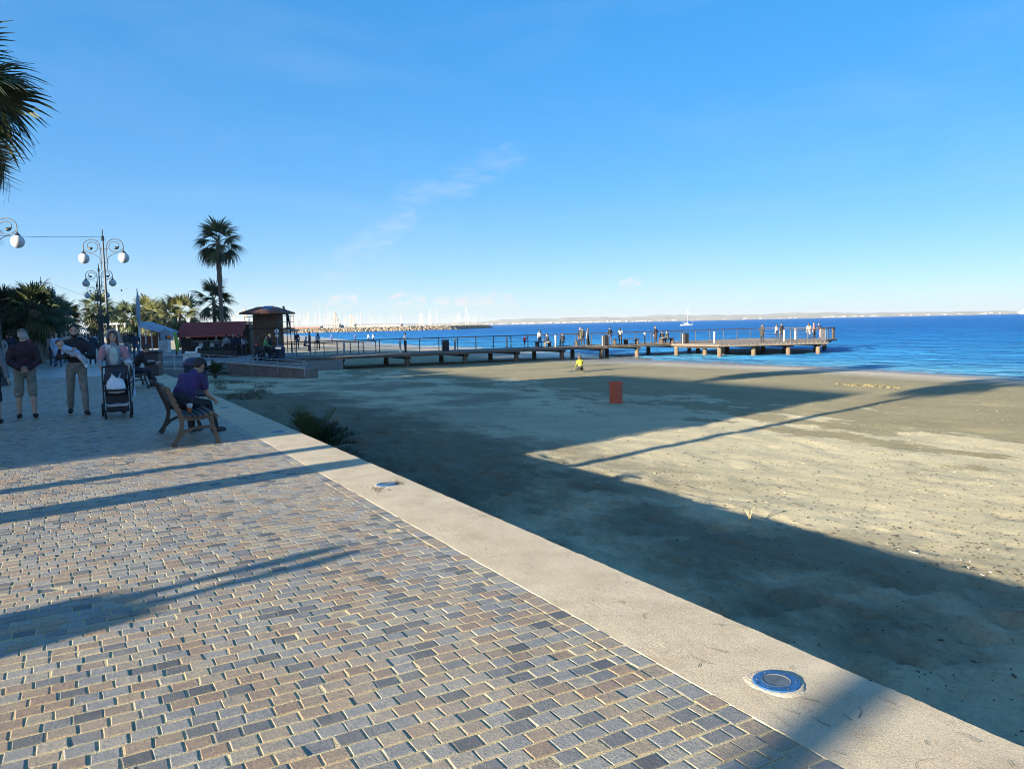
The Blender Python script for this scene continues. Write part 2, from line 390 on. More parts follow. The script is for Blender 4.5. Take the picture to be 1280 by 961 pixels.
def mat_sand():
    t = NT('beach_sand'); p = t.pos(); x = t.n('ShaderNodeSeparateXYZ'); t.l(p, x.inputs[0])
    dry = t.ramp(t.noise(p, 1.3, 6), [(.25, (.43, .37, .23)), (.75, (.56, .485, .305))])
    wet = t.ramp(t.noise(p, .55, 5), [(.3, (.215, .18, .092)), (.7, (.285, .242, .13))])
    st = t.noise(t.mapping(p, (1.0, .42, 1), (0, 0, rad(-12))), .55, 10, .74)
    fac = t.math('ADD', t.mr(x.outputs[0], 8, 24.5, -.43, .49), t.mr(st, .25, .75, -.42, .42))
    c = t.mix(t.mr(fac, -.012, .035), dry, wet)
    # weed and litter staining, also painted on to deepen the shaded sand
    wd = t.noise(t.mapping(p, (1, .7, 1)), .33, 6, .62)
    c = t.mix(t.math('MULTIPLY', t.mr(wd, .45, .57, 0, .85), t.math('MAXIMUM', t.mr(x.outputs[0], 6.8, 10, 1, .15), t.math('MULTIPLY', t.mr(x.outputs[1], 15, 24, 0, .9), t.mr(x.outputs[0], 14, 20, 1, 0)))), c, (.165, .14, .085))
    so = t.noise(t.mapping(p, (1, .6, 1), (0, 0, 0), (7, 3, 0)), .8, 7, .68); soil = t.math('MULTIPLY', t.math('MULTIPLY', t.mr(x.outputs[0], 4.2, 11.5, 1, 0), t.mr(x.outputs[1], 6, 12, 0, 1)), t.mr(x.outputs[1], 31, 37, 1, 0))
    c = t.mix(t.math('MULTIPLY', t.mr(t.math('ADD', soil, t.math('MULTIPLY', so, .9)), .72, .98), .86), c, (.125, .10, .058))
    pale = t.math('MULTIPLY', t.mr(x.outputs[0], 30.5, 35, 0, 1), t.mr(x.outputs[0], 37.8, 39.0, 1, 0))
    c = t.mix(t.math('MULTIPLY', pale, .85), c, (.50, .43, .34))
    c = t.mix(t.mr(x.outputs[2], SEA_Z+.035, SEA_Z+.11, .7, 0), c, (.12, .10, .075))
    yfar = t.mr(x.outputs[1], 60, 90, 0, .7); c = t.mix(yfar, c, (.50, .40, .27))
    sp = t.noise(t.mapping(p, (1, .6, 1)), 26, 5, .8); c = t.mix(1.0, c, t.ramp(sp, [(.25, (.55, .53, .5)), (.45, (1, 1, 1)), (.75, (1.22, 1.22, 1.18))]), 'MULTIPLY')
    dk = t.noise(t.mapping(p, (1, .45, 1)), 7.5, 5, .72); c = t.mix(t.mr(dk, .635, .70, 0, .75), c, (.10, .085, .05))
    r = t.mr(x.outputs[2], SEA_Z+.03, SEA_Z+.12, .25, .95)
    nb = t.bump(t.noise(t.mapping(p, (1, .5, 1)), 6.5, 8, .74), .8, .035, t.bump(sp, 1.0, .028))
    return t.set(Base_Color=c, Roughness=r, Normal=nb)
def mat_water():
    t = NT('sea_water'); p = t.pos(); x = t.n('ShaderNodeSeparateXYZ'); t.l(p, x.inputs[0])
    d = t.n('ShaderNodeVectorMath', operation='LENGTH'); t.l(p, d.inputs[0]); dist = d.outputs['Value']
    big = t.noise(t.mapping(p, (.05, .03, 1)), 1.0, 6, .65)
    shal = t.math('SUBTRACT', x.outputs[0], 41.)
    c = t.ramp(t.mr(shal, 0, 120, 0, 1), [(0, (.10, .36, .55)), (.08, (.045, .30, .60)), (.4, (.018, .22, .54)), (1, (.010, .16, .46))])
    c = t.mix(t.mr(big, .35, .7, 0, .4), c, (.003, .05, .22))
    w1 = t.noise(t.mapping(p, (.9, .5, 1), (0, 0, rad(14))), .9, 4, .6)
    w2 = t.noise(t.mapping(p, (1, .7, 1), (0, 0, rad(-25))), 2.6, 5, .65)
    w3 = t.noise(t.mapping(p, (.16, .10, 1), (0, 0, rad(8))), 1., 4, .6)
    nb = t.bump(w3, 1.0, 3.0, t.bump(w1, 1.0, .9, t.bump(w2, 1.0, .32)))
    # lit, upwelling blue body seen through a broken surface; wave slopes keep the mirror part low even at grazing angles
    fr = t.n('ShaderNodeFresnel', i_IOR=1.33); t.l(nb, fr.inputs['Normal'])
    fac = t.mr(fr.outputs[0], .02, .75, .03, .24)
    df = t.n('ShaderNodeBsdfDiffuse'); t.l(c, df.inputs['Color']); t.l(nb, df.inputs['Normal'])
    gl = t.n('ShaderNodeBsdfGlossy'); gl.inputs['Roughness'].default_value = .22; t.l(nb, gl.inputs['Normal'])
    mx = t.n('ShaderNodeMixShader'); t.l(fac, mx.inputs[0]); t.l(df.outputs[0], mx.inputs[1]); t.l(gl.outputs[0], mx.inputs[2])
    t.l(mx.outputs[0], t.t.nodes['Material Output'].inputs['Surface']); return t.m
MAT_PAVER, MAT_JOINT, MAT_KERB, MAT_SAND, MAT_WATER = mat_paver(), mat_joint(), mat_kerb(), mat_sand(), mat_water()

# ------------------------------------------------------------------ promenade: bedding, setts, kerb, wall
base = np_mesh('promenade', np.array([(-9, -6, -.0036), (KERB_X0, -6, -.0036), (KERB_X0, 33, -.0036), (-9, 33, -.0036)]), np.array([[0, 1, 2, 3]]), MAT_JOINT)
PROM = tag(link('promenade', base), kind='structure')
R0 = random.Random(11)
PW, PH = .1134, .0945            # pitch across and along the promenade
def sett(cx, cy, lx, ly, rr, rnd):
    """one worn sett: rounded top, slightly tipped; returns 8+4 verts and 9 quads"""
    gx = lx/2-rr.uniform(.0034, .0060); gy = ly/2-rr.uniform(.0045, .0072)
    h = rr.gauss(0, .0012); tx = rr.gauss(0, .009); ty = rr.gauss(0, .010); b = rr.uniform(.0025, .005)
    a = rr.gauss(0, .014); ca, sa = math.cos(a), math.sin(a); out = []
    for k, (ox, oy) in enumerate(((-1, -1), (1, -1), (1, 1), (-1, 1))):
        jx = rr.gauss(0, .0014); jy = rr.gauss(0, .0014)
        for lvl in range(3):
            ins = (0, 0, b)[lvl]; z = (-.03, -.0020, 0)[lvl]
            px = ox*(gx-ins)+jx; py = oy*(gy-ins)+jy
            out.append((cx+px*ca-py*sa, cy+px*sa+py*ca, z+h+tx*px+ty*py))
    f = []
    for lvl in range(2):
        for k in range(4): k2 = (k+1) % 4; f.append((k*3+lvl, k2*3+lvl, k2*3+lvl+1, k*3+lvl+1))
    f.append((2, 5, 8, 11)); return out, f
cells = []
row = 0; y = .9
while y < 33:
    off = (row % 2)*PW*.5+R0.gauss(0, .012)
    xr = KERB_X0-.113; xx = xr-off
    xmin = -2.0-.10*y
    if off > .035: cells.append((xr-off/2, y, off, PH))
    while xx > xmin:
        w = PW*R0.uniform(.94, 1.06); cells.append((xx-w/2, y, w, PH)); xx -= w
    y += PH; row += 1
y = .9
while y < 33:                      # the single line of setts laid along the kerb
    l = R0.uniform(.105, .13); cells.append((KERB_X0-.056+R0.gauss(0, .001), y+l/2, .108, l)); y += l
vis = []
for i, c in enumerate(cells):
    px, py, k = proj((c[0], c[1], 0))
    if k > .5 and -8 < px < 1290 and py < 968: vis.append((c[2]*c[3]/k**3, i))
vis.sort(reverse=True); single = {i for _, i in vis[:298]}
sv, sf, sr = [], [], []
for i, c in enumerate(cells):
    rr = random.Random(i*7+3); r = rr.random(); v, f = sett(c[0] if i not in single else 0, c[1] if i not in single else 0, c[2], c[3], rr, r)
    if i in single:
        me = np_mesh('paver', np.array(v), np.array(f), MAT_PAVER, False, [r]*9); link('paver', me, PROM, (c[0], c[1], 0))
    else:
        b = len(sv); sv += v; sf += [tuple(b+q for q in g) for g in f]; sr += [r]*9
pf = link('paver_field', np_mesh('paver_field', np.array(sv), np.array(sf), MAT_PAVER, False, sr), PROM); pf['kind'] = 'stuff'

def mat_pavement():
    t = NT('far_paving'); p = t.pos(); br = t.n('ShaderNodeTexBrick'); br.inputs['Scale'].default_value = 1.0
    br.inputs['Brick Width'].default_value = .23; br.inputs['Row Height'].default_value = .19; br.inputs['Mortar Size'].default_value = .012
    br.inputs['Color1'].default_value = (.25, .26, .28, 1); br.inputs['Color2'].default_value = (.34, .31, .27, 1); br.inputs['Mortar'].default_value = (.40, .34, .22, 1)
    t.l(p, br.inputs['Vector']); c = t.mix(t.mr(t.noise(p, .8, 4), .3, .7, 0, .5), br.outputs['Color'], (.33, .31, .28))
    return t.set(Base_Color=c, Roughness=.36, Normal=t.bump(br.outputs['Fac'], .4, -.006))
far = MB(); far.add([(-60, -30, -.004), (-9, -30, -.004), (-9, 33, -.004), (-60, 33, -.004)], [(0, 1, 2, 3)])
far.add([(-60, 33, -.004), (KERB_X0, 33, -.004), (KERB_X0, 420, -.004), (-60, 420, -.004)], [(0, 1, 2, 3)])
far.add([(-9, -30, -.004), (KERB_X0, -30, -.004), (KERB_X0, -6, -.004), (-9, -6, -.004)], [(0, 1, 2, 3)])
tag(far.build('pavement', mat_pavement()), kind='structure')
# kerb: a worn concrete coping, with its own uneven arris
ny = 560; ys = np.concatenate([np.linspace(-6, .5, 20), np.linspace(.55, 14, 380), np.linspace(14.2, 50, 160)]); ny = len(ys)
prof = [(KERB_X0, -.16), (KERB_X0, -.003), (KERB_X0+.004, 0), (2.45, .001), (2.6, .001), (2.75, .001), (2.9, 0), (WALL_X-.007, -.001), (WALL_X, -.007), (WALL_X, -.16)]
V = []
for yy in ys:
    for k, (px, pz) in enumerate(prof):
        e = .004*vnoise(np.array(yy*9.), np.array(k*.7)) + .003*vnoise(np.array(yy*31.), np.array(k*1.7))
        ex = e*.8 if k in (1, 2, 7, 8) else 0
        V.append((px+ex, yy, pz+e*(.25 if 1 < k < 8 else 0)))
kb_me = np_mesh('kerb', np.array(V), gridf(ny, len(prof)), MAT_KERB, False); tag(link('kerb', kb_me), kind='structure')
rw = MB(); rw.box((WALL_X-.19, 22, -.9), (.30, 56, 1.5)); tag(rw.build('retaining_wall', M('wall_render', (.36, .31, .25), .9, .2, 2, bump=.4)), kind='structure')

# ------------------------------------------------------------------ beach
def spaced(a, b, s0, g):
    out = [a]; st = s0
    while out[-1] < b: out.append(out[-1]+st); st *= g
    return np.array(out)
gx = spaced(WALL_X-.05, 75, .034, 1.0080)
gy = np.concatenate([-spaced(0, 40, .12, 1.06)[::-1][:-1], spaced(0, 560, .036, 1.0090)])
X, Y = np.meshgrid(gx, gy, indexing='ij')
sx = shore_x(Y); Xs = WALL_X-.05+(X-(WALL_X-.05))*(np.maximum(sx+14, 54)-WALL_X)/(gx[-1]-WALL_X)
Z = sand_z(Xs, Y)
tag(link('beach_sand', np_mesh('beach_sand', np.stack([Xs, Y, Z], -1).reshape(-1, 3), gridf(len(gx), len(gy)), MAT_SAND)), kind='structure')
# crusts and clods that catch the low sun, thickest on the drier sand
Rs = random.Random(61); cv_, cf_ = [], []
n = 0
while n < 6500:
    y = 1.5+42*Rs.random()**1.5; x = Rs.uniform(3.3, 21) if Rs.random() < .86 else Rs.uniform(20, 36)
    if float(fbm(x*.5, y*.22, 3))+Rs.gauss(0, .25) < .05: continue
    k = .5+.5*min(1, y/14); L = Rs.uniform(.010, .030)*k*(1.9 if Rs.random() < .06 else 1); w = L*Rs.uniform(.4, .9); h = L*Rs.uniform(.3, .65); a = rad(-20)+Rs.gauss(0, .5)
    z = float(sand_z(x, y))-.004; c, s_ = math.cos(a), math.sin(a); b = len(cv_)
    for (px, py, pz) in ((-w, -L, 0), (w, -L*.7, 0), (w*.8, L, 0), (-w*.7, L*.8, 0), (Rs.gauss(0, .3)*w-.2*w, -.35*L, h), (Rs.gauss(0, .3)*w, .4*L, h*.8)): cv_.append((x+px*c-py*s_, y+px*s_+py*c, z+pz))
    cf_ += [(b, b+1, b+4), (b+1, b+2, b+5), (b+1, b+5, b+4), (b+2, b+3, b+5), (b+3, b, b+4), (b+3, b+4, b+5)]; n += 1
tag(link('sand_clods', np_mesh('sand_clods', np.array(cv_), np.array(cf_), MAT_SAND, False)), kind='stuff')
# chips and hairline cracks in the coping
ck = MB(); Rk_ = random.Random(17)
for i in range(150):
    y = .8+24*Rk_.random()**1.6; x = Rk_.uniform(KERB_X0+.03, WALL_X-.03); a = rad(95)+Rk_.gauss(0, .5); nseg = Rk_.choice((2, 3, 5)); L = Rk_.uniform(.012, .035); w = Rk_.uniform(.0012, .0028); p = np.array([x, y])
    for k in range(nseg):
        d = np.array([math.cos(a), math.sin(a)]); s_ = np.array([-d[1], d[0]])*w*(1-k/nseg*.7); q = p+d*L
        if KERB_X0+.01 < q[0] < WALL_X-.01: ck.add([(*(p-s_), .0045), (*(p+s_), .0045), (*(q+s_*.7), .0045), (*(q-s_*.7), .0045)], [(0, 1, 2, 3)])
        p = q; a += Rk_.gauss(0, .45)
tag(ck.build('kerb_cracks', M('crack_dark', (.13, .10, .07), .95)), kind='stuff')
# ------------------------------------------------------------------ sea: one sheet, swell modelled near the shore
gx = np.concatenate([np.array([-40, 0, 20.]), spaced(30, 130, .30, 1.006), np.geomspace(135, 14000, 60)])
gy = np.concatenate([-np.geomspace(30, 14000, 40)[::-1], np.linspace(-28, 110, 380), np.geomspace(112, 14000, 70)])
X, Y = np.meshgrid(gx, gy, indexing='ij'); dsh = X-shore_x(Y)
fade = np.clip((X-34)/4, 0, 1)*np.clip((170-np.hypot(X-40, Y-30))/60, 0, 1)
sw = np.zeros_like(X)
for off, amp, wdt in ((2.6, .07, .45), (6.5, .085, .7), (11.5, .06, .8), (18, .06, 1.0), (27, .05, 1.2)):
    cc = off+1.6*vnoise(Y*.045+off, Y*0+off)+.5*vnoise(Y*.2+off, Y*0+2); en = np.clip(.45+.8*vnoise(Y*.06+off*3, Y*0+off), 0, 1)
    sw = sw+amp*en*np.exp(-((dsh-cc)/wdt)**2)
sw = sw+.030*fbm(X*.55, Y*.22, 3)
Z = SEA_Z+sw*fade
tag(link('sea', np_mesh('sea', np.stack([X, Y, Z], -1).reshape(-1, 3), gridf(len(gx), len(gy)), MAT_WATER)), kind='structure')
foam = MB()
Rf = random.Random(3)
yy = -6.0
while yy < 75:
    L = Rf.uniform(1.5, 6); x0 = float(shore_x(yy))+Rf.uniform(-.3, 1.4); n = 8
    for k in range(n):
        a = yy+L*k/n; b = yy+L*(k+1)/n; wa = .10*math.sin(math.pi*k/n)+.01; wb = .10*math.sin(math.pi*(k+1)/n)+.01
        xa = x0+.25*float(vnoise(np.array(a*.8), np.array(1.))); xb = x0+.25*float(vnoise(np.array(b*.8), np.array(1.)))
        za = SEA_Z+.045
        foam.add([(xa-wa, a, za), (xa+wa, a, za), (xb+wb, b, za), (xb-wb, b, za)], [(0, 1, 2, 3)])
    yy += L*Rf.uniform(.35, .9)
tag(foam.build('sea_foam', M('foam', (.45, .5, .54), .6)), kind='stuff')

# ------------------------------------------------------------------ far shore, breakwater
def far_ridge(name, d0, pts, depth, mt, seed):
    """land seen across the bay: a ridge of real depth, crest heights given along bearings (pixel x, crest height m)"""
    xs = np.linspace(pts[0][0], pts[-1][0], 260); hs_ = np.interp(xs, [p[0] for p in pts], [p[1] for p in pts]); V = []
    for x, h in zip(xs, hs_):
        v = ray(x, 405); v = v/np.hypot(v[0], v[1]); nz = 1+.16*float(fbm(np.array(x*.045+seed), np.array(seed*1.), 4))
        for q, hh in ((0, -3), (.02, 3.0), (.10, 9), (.30, .45*h), (.55, .78*h), (.8, h), (1.0, .9*h), (1.4, 0)):
            d = d0+depth*q; V.append((v[0]*d, v[1]*d, SEA_Z+(hh if q < .2 or q > 1.2 else hh*nz)))
    return tag(link(name, np_mesh(name, np.array(V), gridf(len(xs), 8), mt)), kind='structure')
def mat_land():
    t = NT('dry_land'); p = t.pos(); n = t.noise(t.mapping(p, (.002, .002, .02)), 3.0, 7, .65)
    c = t.ramp(n, [(.3, (.10, .12, .07)), (.5, (.26, .24, .17)), (.62, (.42, .37, .27)), (.8, (.5, .46, .38))])
    return t.set(Base_Color=c, Roughness=.95)
far_ridge('far_coast', 8200, [(280, 45), (430, 40), (540, 32), (600, 40), (640, 66), (700, 76), (800, 74), (900, 66), (1000, 60), (1100, 48), (1200, 40), (1290, 30), (1420, 25)], 2600, mat_land(), 2.0)
tw = MB(); Rt = random.Random(5)
for i in range(260):
    px = Rt.choice([Rt.uniform(470, 1290), Rt.uniform(600, 820), Rt.uniform(640, 700)]); v = ray(px, 405); v = v/np.hypot(v[0], v[1]); d = 8200+Rt.uniform(60, 330)
    w = Rt.uniform(10, 38); h = Rt.uniform(5, 13); tw.box((v[0]*d, v[1]*d, 3+h/2), (w, w*.7, h), rotz(Rt.uniform(0, 3)))
tag(tw.build('far_town', M('town_white', (.36, .34, .31), .9)), kind='stuff')

def bw_pt(px, d):
    v = ray(px, 408); v = v/(v @ _f); q = CAM_C+v*d; return np.array([q[0], q[1], SEA_Z])
BWP = [(335, 530), (395, 540), (450, 552), (510, 566), (560, 585), (590, 640), (607, 740)]
bpts = [bw_pt(*q) for q in BWP]
def along(pts, s):
    L = [0]
    for a, b in zip(pts, pts[1:]): L.append(L[-1]+np.linalg.norm(b-a))
    s = s*L[-1]; i = min(max(np.searchsorted(L, s)-1, 0), len(pts)-2)
    k = (s-L[i])/(L[i+1]-L[i]); d = pts[i+1]-pts[i]; return pts[i]+d*k, d/np.linalg.norm(d)
V = []
for k in range(120):
    p, d = along(bpts, k/119); nrm = np.array([d[1], -d[0], 0])
    for o_, h in ((7, -1), (4.5, .8), (1.6, 2.5), (-1.6, 2.5), (-6, -1)): V.append(p+nrm*o_+np.array([0, 0, h*(1 if k < 115 else .6)]))
BW = tag(link('breakwater', np_mesh('breakwater', np.array(V), gridf(120, 5), M('rock_core', (.30, .25, .19), .95, .25, .5))), kind='structure')
ico = bmesh.new(); bmesh.ops.create_icosphere(ico, subdivisions=1, radius=1.0); iv = np.array([v.co[:] for v in ico.verts]); jf = [tuple(v.index for v in f.verts) for f in ico.faces]; ico.free()
rk = MB(); Rk = random.Random(8)
for i in range(3600):
    p, d = along(bpts, Rk.random()); nrm = np.array([d[1], -d[0], 0]); o_ = Rk.uniform(-1.5, 7); h = np.interp(o_, [-1.5, 1.6, 4.5, 7], [2.5, 2.4, .9, -.6])
    r = Rk.uniform(.45, .95); vv = iv*np.array([Rk.uniform(.7, 1.3) for _ in range(3)])*r*(1+.25*np.array([Rk.uniform(-1, 1) for _ in iv]))[:, None]
    rk.add(vv @ rotz(Rk.uniform(0, 6)).T+p+nrm*o_+np.array([0, 0, h]), jf)
def mat_rock():
    t = NT('armour_rock'); p = t.pos(); c = t.ramp(t.noise(p, .55, 4), [(.3, (.11, .09, .065)), (.5, (.25, .20, .145)), (.75, (.38, .32, .24))]); return t.set(Base_Color=c, Roughness=.95)
o = rk.build('rock_armour', mat_rock(), BW); o['kind'] = 'stuff'
# harbour quay and low ground behind the breakwater, out to the left
q = MB(); a0 = bw_pt(285, 480); b0 = bw_pt(338, 535); 
qv = [a0, b0, bw_pt(470, 1500), bw_pt(-300, 1500)]
q.add([(v[0], v[1], z) for z in (SEA_Z-1, .5) for v in qv], [(4, 5, 6, 7), (0, 1, 5, 4), (1, 2, 6, 5)])
tag(q.build('quay_ground', M('quay', (.30, .27, .23), .9, .2, .2)), kind='structure')
# ------------------------------------------------------------------ vegetation
def mat_leaf(name, a, b, rgh=.55):
    t = NT(name); n = t.noise(t.obj(), 3.0, 3); r = t.orand()
    c = t.ramp(t.math('ADD', t.math('MULTIPLY', n, .6), t.math('MULTIPLY', r, .4)), [(.25, a), (.7, b)])
    return t.set(Base_Color=c, Roughness=rgh)
LEAF = mat_leaf('palm_leaf', (.022, .036, .012), (.058, .080, .024))
LEAF_DEAD = mat_leaf('palm_leaf_dead', (.16, .11, .055), (.30, .22, .11), .8)
LEAF_SUN_TINT = mat_leaf('palm_leaf_sun_tint', (.05, .062, .016), (.125, .122, .034))  # sunlit tone painted into the leaf colour of the far palms
def mat_trunk():
    t = NT('palm_trunk'); v = t.obj(); w = t.noise(t.mapping(v, (3, 3, 9)), 1.6, 6, .7); c = t.ramp(w, [(.3, (.075, .055, .04)), (.55, (.18, .14, .105)), (.8, (.27, .215, .16))])
    return t.set(Base_Color=c, Roughness=.92, Normal=t.bump(t.noise(t.mapping(v, (4, 4, 16)), 2.2, 5), .8, .04))
TRUNK = mat_trunk()
def fan_frond(seed, droop, nseg=26, dead=False):
    """one costapalmate frond of unit reach: stalk along +Y, then a pleated fan of split, drooping segments"""
    rr = random.Random(seed); mb = MB(); st = .46
    def sag(y): return -droop*.55*(y**2)
    n = 5; pts = [(0, st*k/n, sag(st*k/n)) for k in range(n+1)]
    mb.tube(pts, [.020-.002*k for k in range(n+1)], 4)
    hub = np.array(pts[-1])
    for i in range(nseg):
        a = (i/(nseg-1)-.5)*2*rad(96)+rr.gauss(0, .03); L = (.62-.22*abs(a)/rad(96))*rr.uniform(.86, 1.08)
        d = np.array([math.sin(a), math.cos(a), 0]); side = np.array([d[1], -d[0], 0]); w0 = L*.034
        up = .10*math.cos(i*math.pi); pr = []
        tipdrop = rr.uniform(.35, .75)*(1+droop)
        for k, (s_, w) in enumerate(((0, .4), (.30, 1.15), (.60, 1.0), (.82, .55), (1.0, .10))):
            p = hub+d*L*s_; p = p+np.array([0, 0, -droop*.45*s_*.62-(tipdrop*L*.9*max(0, s_-.42)**1.7) + (.02*up if k < 3 else 0)])
            if s_ > .6: p = p-d*L*.16*(s_-.6)*tipdrop*2
            pr.append((p-side*w0*w, p+np.array([0, 0, -.006]), p+side*w0*w))
        v = [q for r3 in pr for q in r3]; f = []
        for k in range(4):
            for j in (0, 1): f.append((k*3+j, k*3+j+1, k*3+j+4, k*3+j+3))
        mb.add(v, f)
    return mb
FROND = {}
def frond_mesh(kind, mt):
    key = (kind, mt.name)
    if key not in FROND:
        out = []
        for s_ in range(3):
            mb = fan_frond(kind*10+s_, (.15, .55, 1.05, 1.5)[kind], 26)
            me = bpy.data.meshes.new('frond'); me.from_pydata(mb.v, [], mb.f); me.materials.append(mt); me.update(); out.append((me, mb))
        FROND[key] = out
    return FROND[key]
def frond_xf(el, az, roll):
    ce, se = math.cos(el), math.sin(el)
    Rx = np.array([[1, 0, 0], [0, ce, -se], [0, se, ce]]); Ry = np.array([[math.cos(roll), 0, math.sin(roll)], [0, 1, 0], [-math.sin(roll), 0, math.cos(roll)]])
    return rotz(az) @ Rx @ Ry
def palm(label, loc, h, r, R, n=44, seed=1, lean=(0, 0), mt=None, skirt=10, parts=True, group=None, cat='palm tree', el_lo=-48, lod=1.0, name='palm_tree', boots=0):
    mt = mt or LEAF; rr = random.Random(seed)
    t = thing(name, label, cat, loc, 0, group)
    tr = MB(); k = 22; pts = []; rs = []
    for i in range(k+1):
        s_ = i/k; pts.append((lean[0]*s_*s_, lean[1]*s_*s_, -.05+(h+.05)*s_)); base_ = r*(1.28-.55*min(1, s_*6) if s_ < .17 else .83-.05*s_)
        if boots and s_ > boots: base_ *= 1.28-.2*(s_-boots)/(1-boots)+.10*(i % 2)
        rs.append(base_*(1+.05*((i % 2)*2-1)))
    tr.tube(pts, rs, 10); tr.build('trunk', TRUNK, t, smooth=70)
    top = np.array(pts[-1]); crown = MB(); dead = MB(); gold = 2.399963
    for i in range(n+skirt):
        isdead = i >= n; s_ = i/max(1, n-1) if not isdead else 1.0
        el = rad(82-(82-el_lo)*s_**.85+rr.gauss(0, 6)) if not isdead else rad(rr.uniform(-82, -58))
        az = i*gold+rr.gauss(0, .18); sc = R*rr.uniform(.86, 1.08)*(1.0 if not isdead else .8)
        kind = 0 if s_ < .25 else 1 if s_ < .6 else 2 if not isdead else 3
        m_ = LEAF_DEAD if isdead else mt; me, mb = rr.choice(frond_mesh(kind, m_))
        R3 = frond_xf(el, az, rr.gauss(0, .35)); p = top+np.array([0, 0, -.30*R*.25*s_])
        if parts:
            o = link('frond' if not isdead else 'dead_frond', me, t); o.matrix_local = Matrix.Translation(p) @ Matrix(R3.tolist()).to_4x4() @ Matrix.Scale(sc, 4)
        else: (dead if isdead else crown).add(np.array(mb.v)*sc @ R3.T+p, mb.f)
    if not parts:
        if crown.v:
            me = bpy.data.meshes.new('crown'); me.from_pydata(crown.v, [], crown.f); me.materials.append(mt); link('crown', me, t)
        if dead.v:
            me = bpy.data.meshes.new('dead_skirt'); me.from_pydata(dead.v, [], dead.f); me.materials.append(LEAF_DEAD); link('dead_skirt', me, t)
    return t
# the palm whose crown enters at the top left, and the tall one by the kiosk
q = PD(-64, 112, 15.0); palm('tall shaggy fan palm at the upper left with its crown cut by the picture edge', (q[0], q[1], 0), q[2], .20, 1.78, 52, 3, skirt=26, el_lo=-80)
q = PD(272, 302, 63.0); b = PD(279, 434, 63.0)
palm('tall slim fan palm rising in front of the kiosk beside the brown hut', (b[0], b[1], -.6), q[2]+.6, .20, 2.2, 26, 9, lean=(q[0]-b[0], q[1]-b[1]), skirt=2, el_lo=-34, boots=.66)
q = PD(267, 377, 66.0); palm('lower fan palm half hidden behind the tall slim palm and the red roof', (q[0], q[1], -.4), q[2]+.4, .17, 2.1, 21, 14, skirt=1, el_lo=-30)
# sunlit palms behind the awnings
for i, (px, py, d, R_, lb) in enumerate(((224, 391, 82, 2.3, 'sunlit bushy fan palm just left of the red kiosk roof'), (206, 394, 90, 2.1, 'sunlit fan palm second to the left of the red kiosk roof'), (183, 389, 100, 2.2, 'sunlit fan palm standing just right of the white flag mast'),
        (190, 397, 88, 1.9, 'small sunlit palm low above the pale awning'), (157, 396, 95, 2.1, 'shaded fan palm just left of the white flag mast'), (165, 400, 88, 1.8, 'small palm directly below and left of the flag mast'), (143, 401, 130, 2.5, 'distant palm above the pale roof at the end of the promenade'), (123, 385, 78, 1.8, 'dark slender palm seen against the sky behind the far lamp pole'), (122, 398, 95, 1.9, 'dark low palm behind the bases of the lamp poles'))):
    q = PD(px, py, d); palm(lb, (q[0], q[1], -.1), q[2]+.1, .2, R_*1.1, 25, 30+i, mt=LEAF_SUN_TINT if i < 4 else LEAF, skirt=3, parts=False, group='palms at the far end of the promenade')
# the dark row on the left
for i, (px, py, d, R_, lb) in enumerate(((43, 387, 42, 1.75, 'broad dark palm with the thickest trunk in the row at the left'), (22, 389, 46, 1.75, 'dark palm left of the thickest trunk in the left row'), (58, 389, 50, 1.7, 'dark palm right of the thickest trunk in the left row'), (4, 391, 44, 1.75, 'dark palm at the left picture edge behind the man in the cap'),
        (67, 394, 60, 1.75, 'farther dark palm near the right end of the left row'), (78, 398, 74, 2.2, 'small far dark palm ending the left row'), (50, 391, 66, 1.9, 'palm half hidden at the back of the left row'), (33, 390, 72, 2.2, 'hindmost dark palm seen between two trunks of the left row'))):
    q = PD(px, py, d); palm(lb, (q[0], q[1], 0), q[2], .27 if i else .36, R_, 48, 50+i, skirt=22, parts=(i < 2), el_lo=-58, group='palms in a row on the left of the promenade')
# palms outside the picture to the left, whose shadows cross the promenade
def upsun(p, X): p = np.asarray(p, float); k = (X-p[0])/SUN_DIR[0]; return p+SUN_DIR*k
q = upsun(P(410, 558), -8.2); palm('fan palm left of the picture casting the long trunk shadow', (q[0], q[1], 0), 7.3, .17, 1.7, 40, 71, skirt=4, parts=False, group='palms left of the picture')
q = upsun(P(1030, 905), -17); palm('fan palm behind the camera beside the road', (q[0], q[1], 0), 8.6, .16, 1.9, 40, 72, skirt=4, parts=False, group='palms left of the picture')
for i, (x, y, h) in enumerate(((-5.2, 41.5, 6.4), (-5.0, 47.5, 7.4), (-7.4, 49.5, 9.2), (-5.6, 53, 8.6), (-4.9, 44.6, 5.6), (-8.4, 45.0, 7.6), (-8.0, 42.5, 6.6))):  # unseen row put in to shade the far lamp and dark palms
    palm(('first', 'third', 'sixth', 'last', 'second', 'fifth', 'fourth')[i]+' palm from the camera in the unseen row added for shade', (x, y, 0), h, .2, 2.1, 44, 80+i, skirt=8, parts=False, group='palms left of the picture')
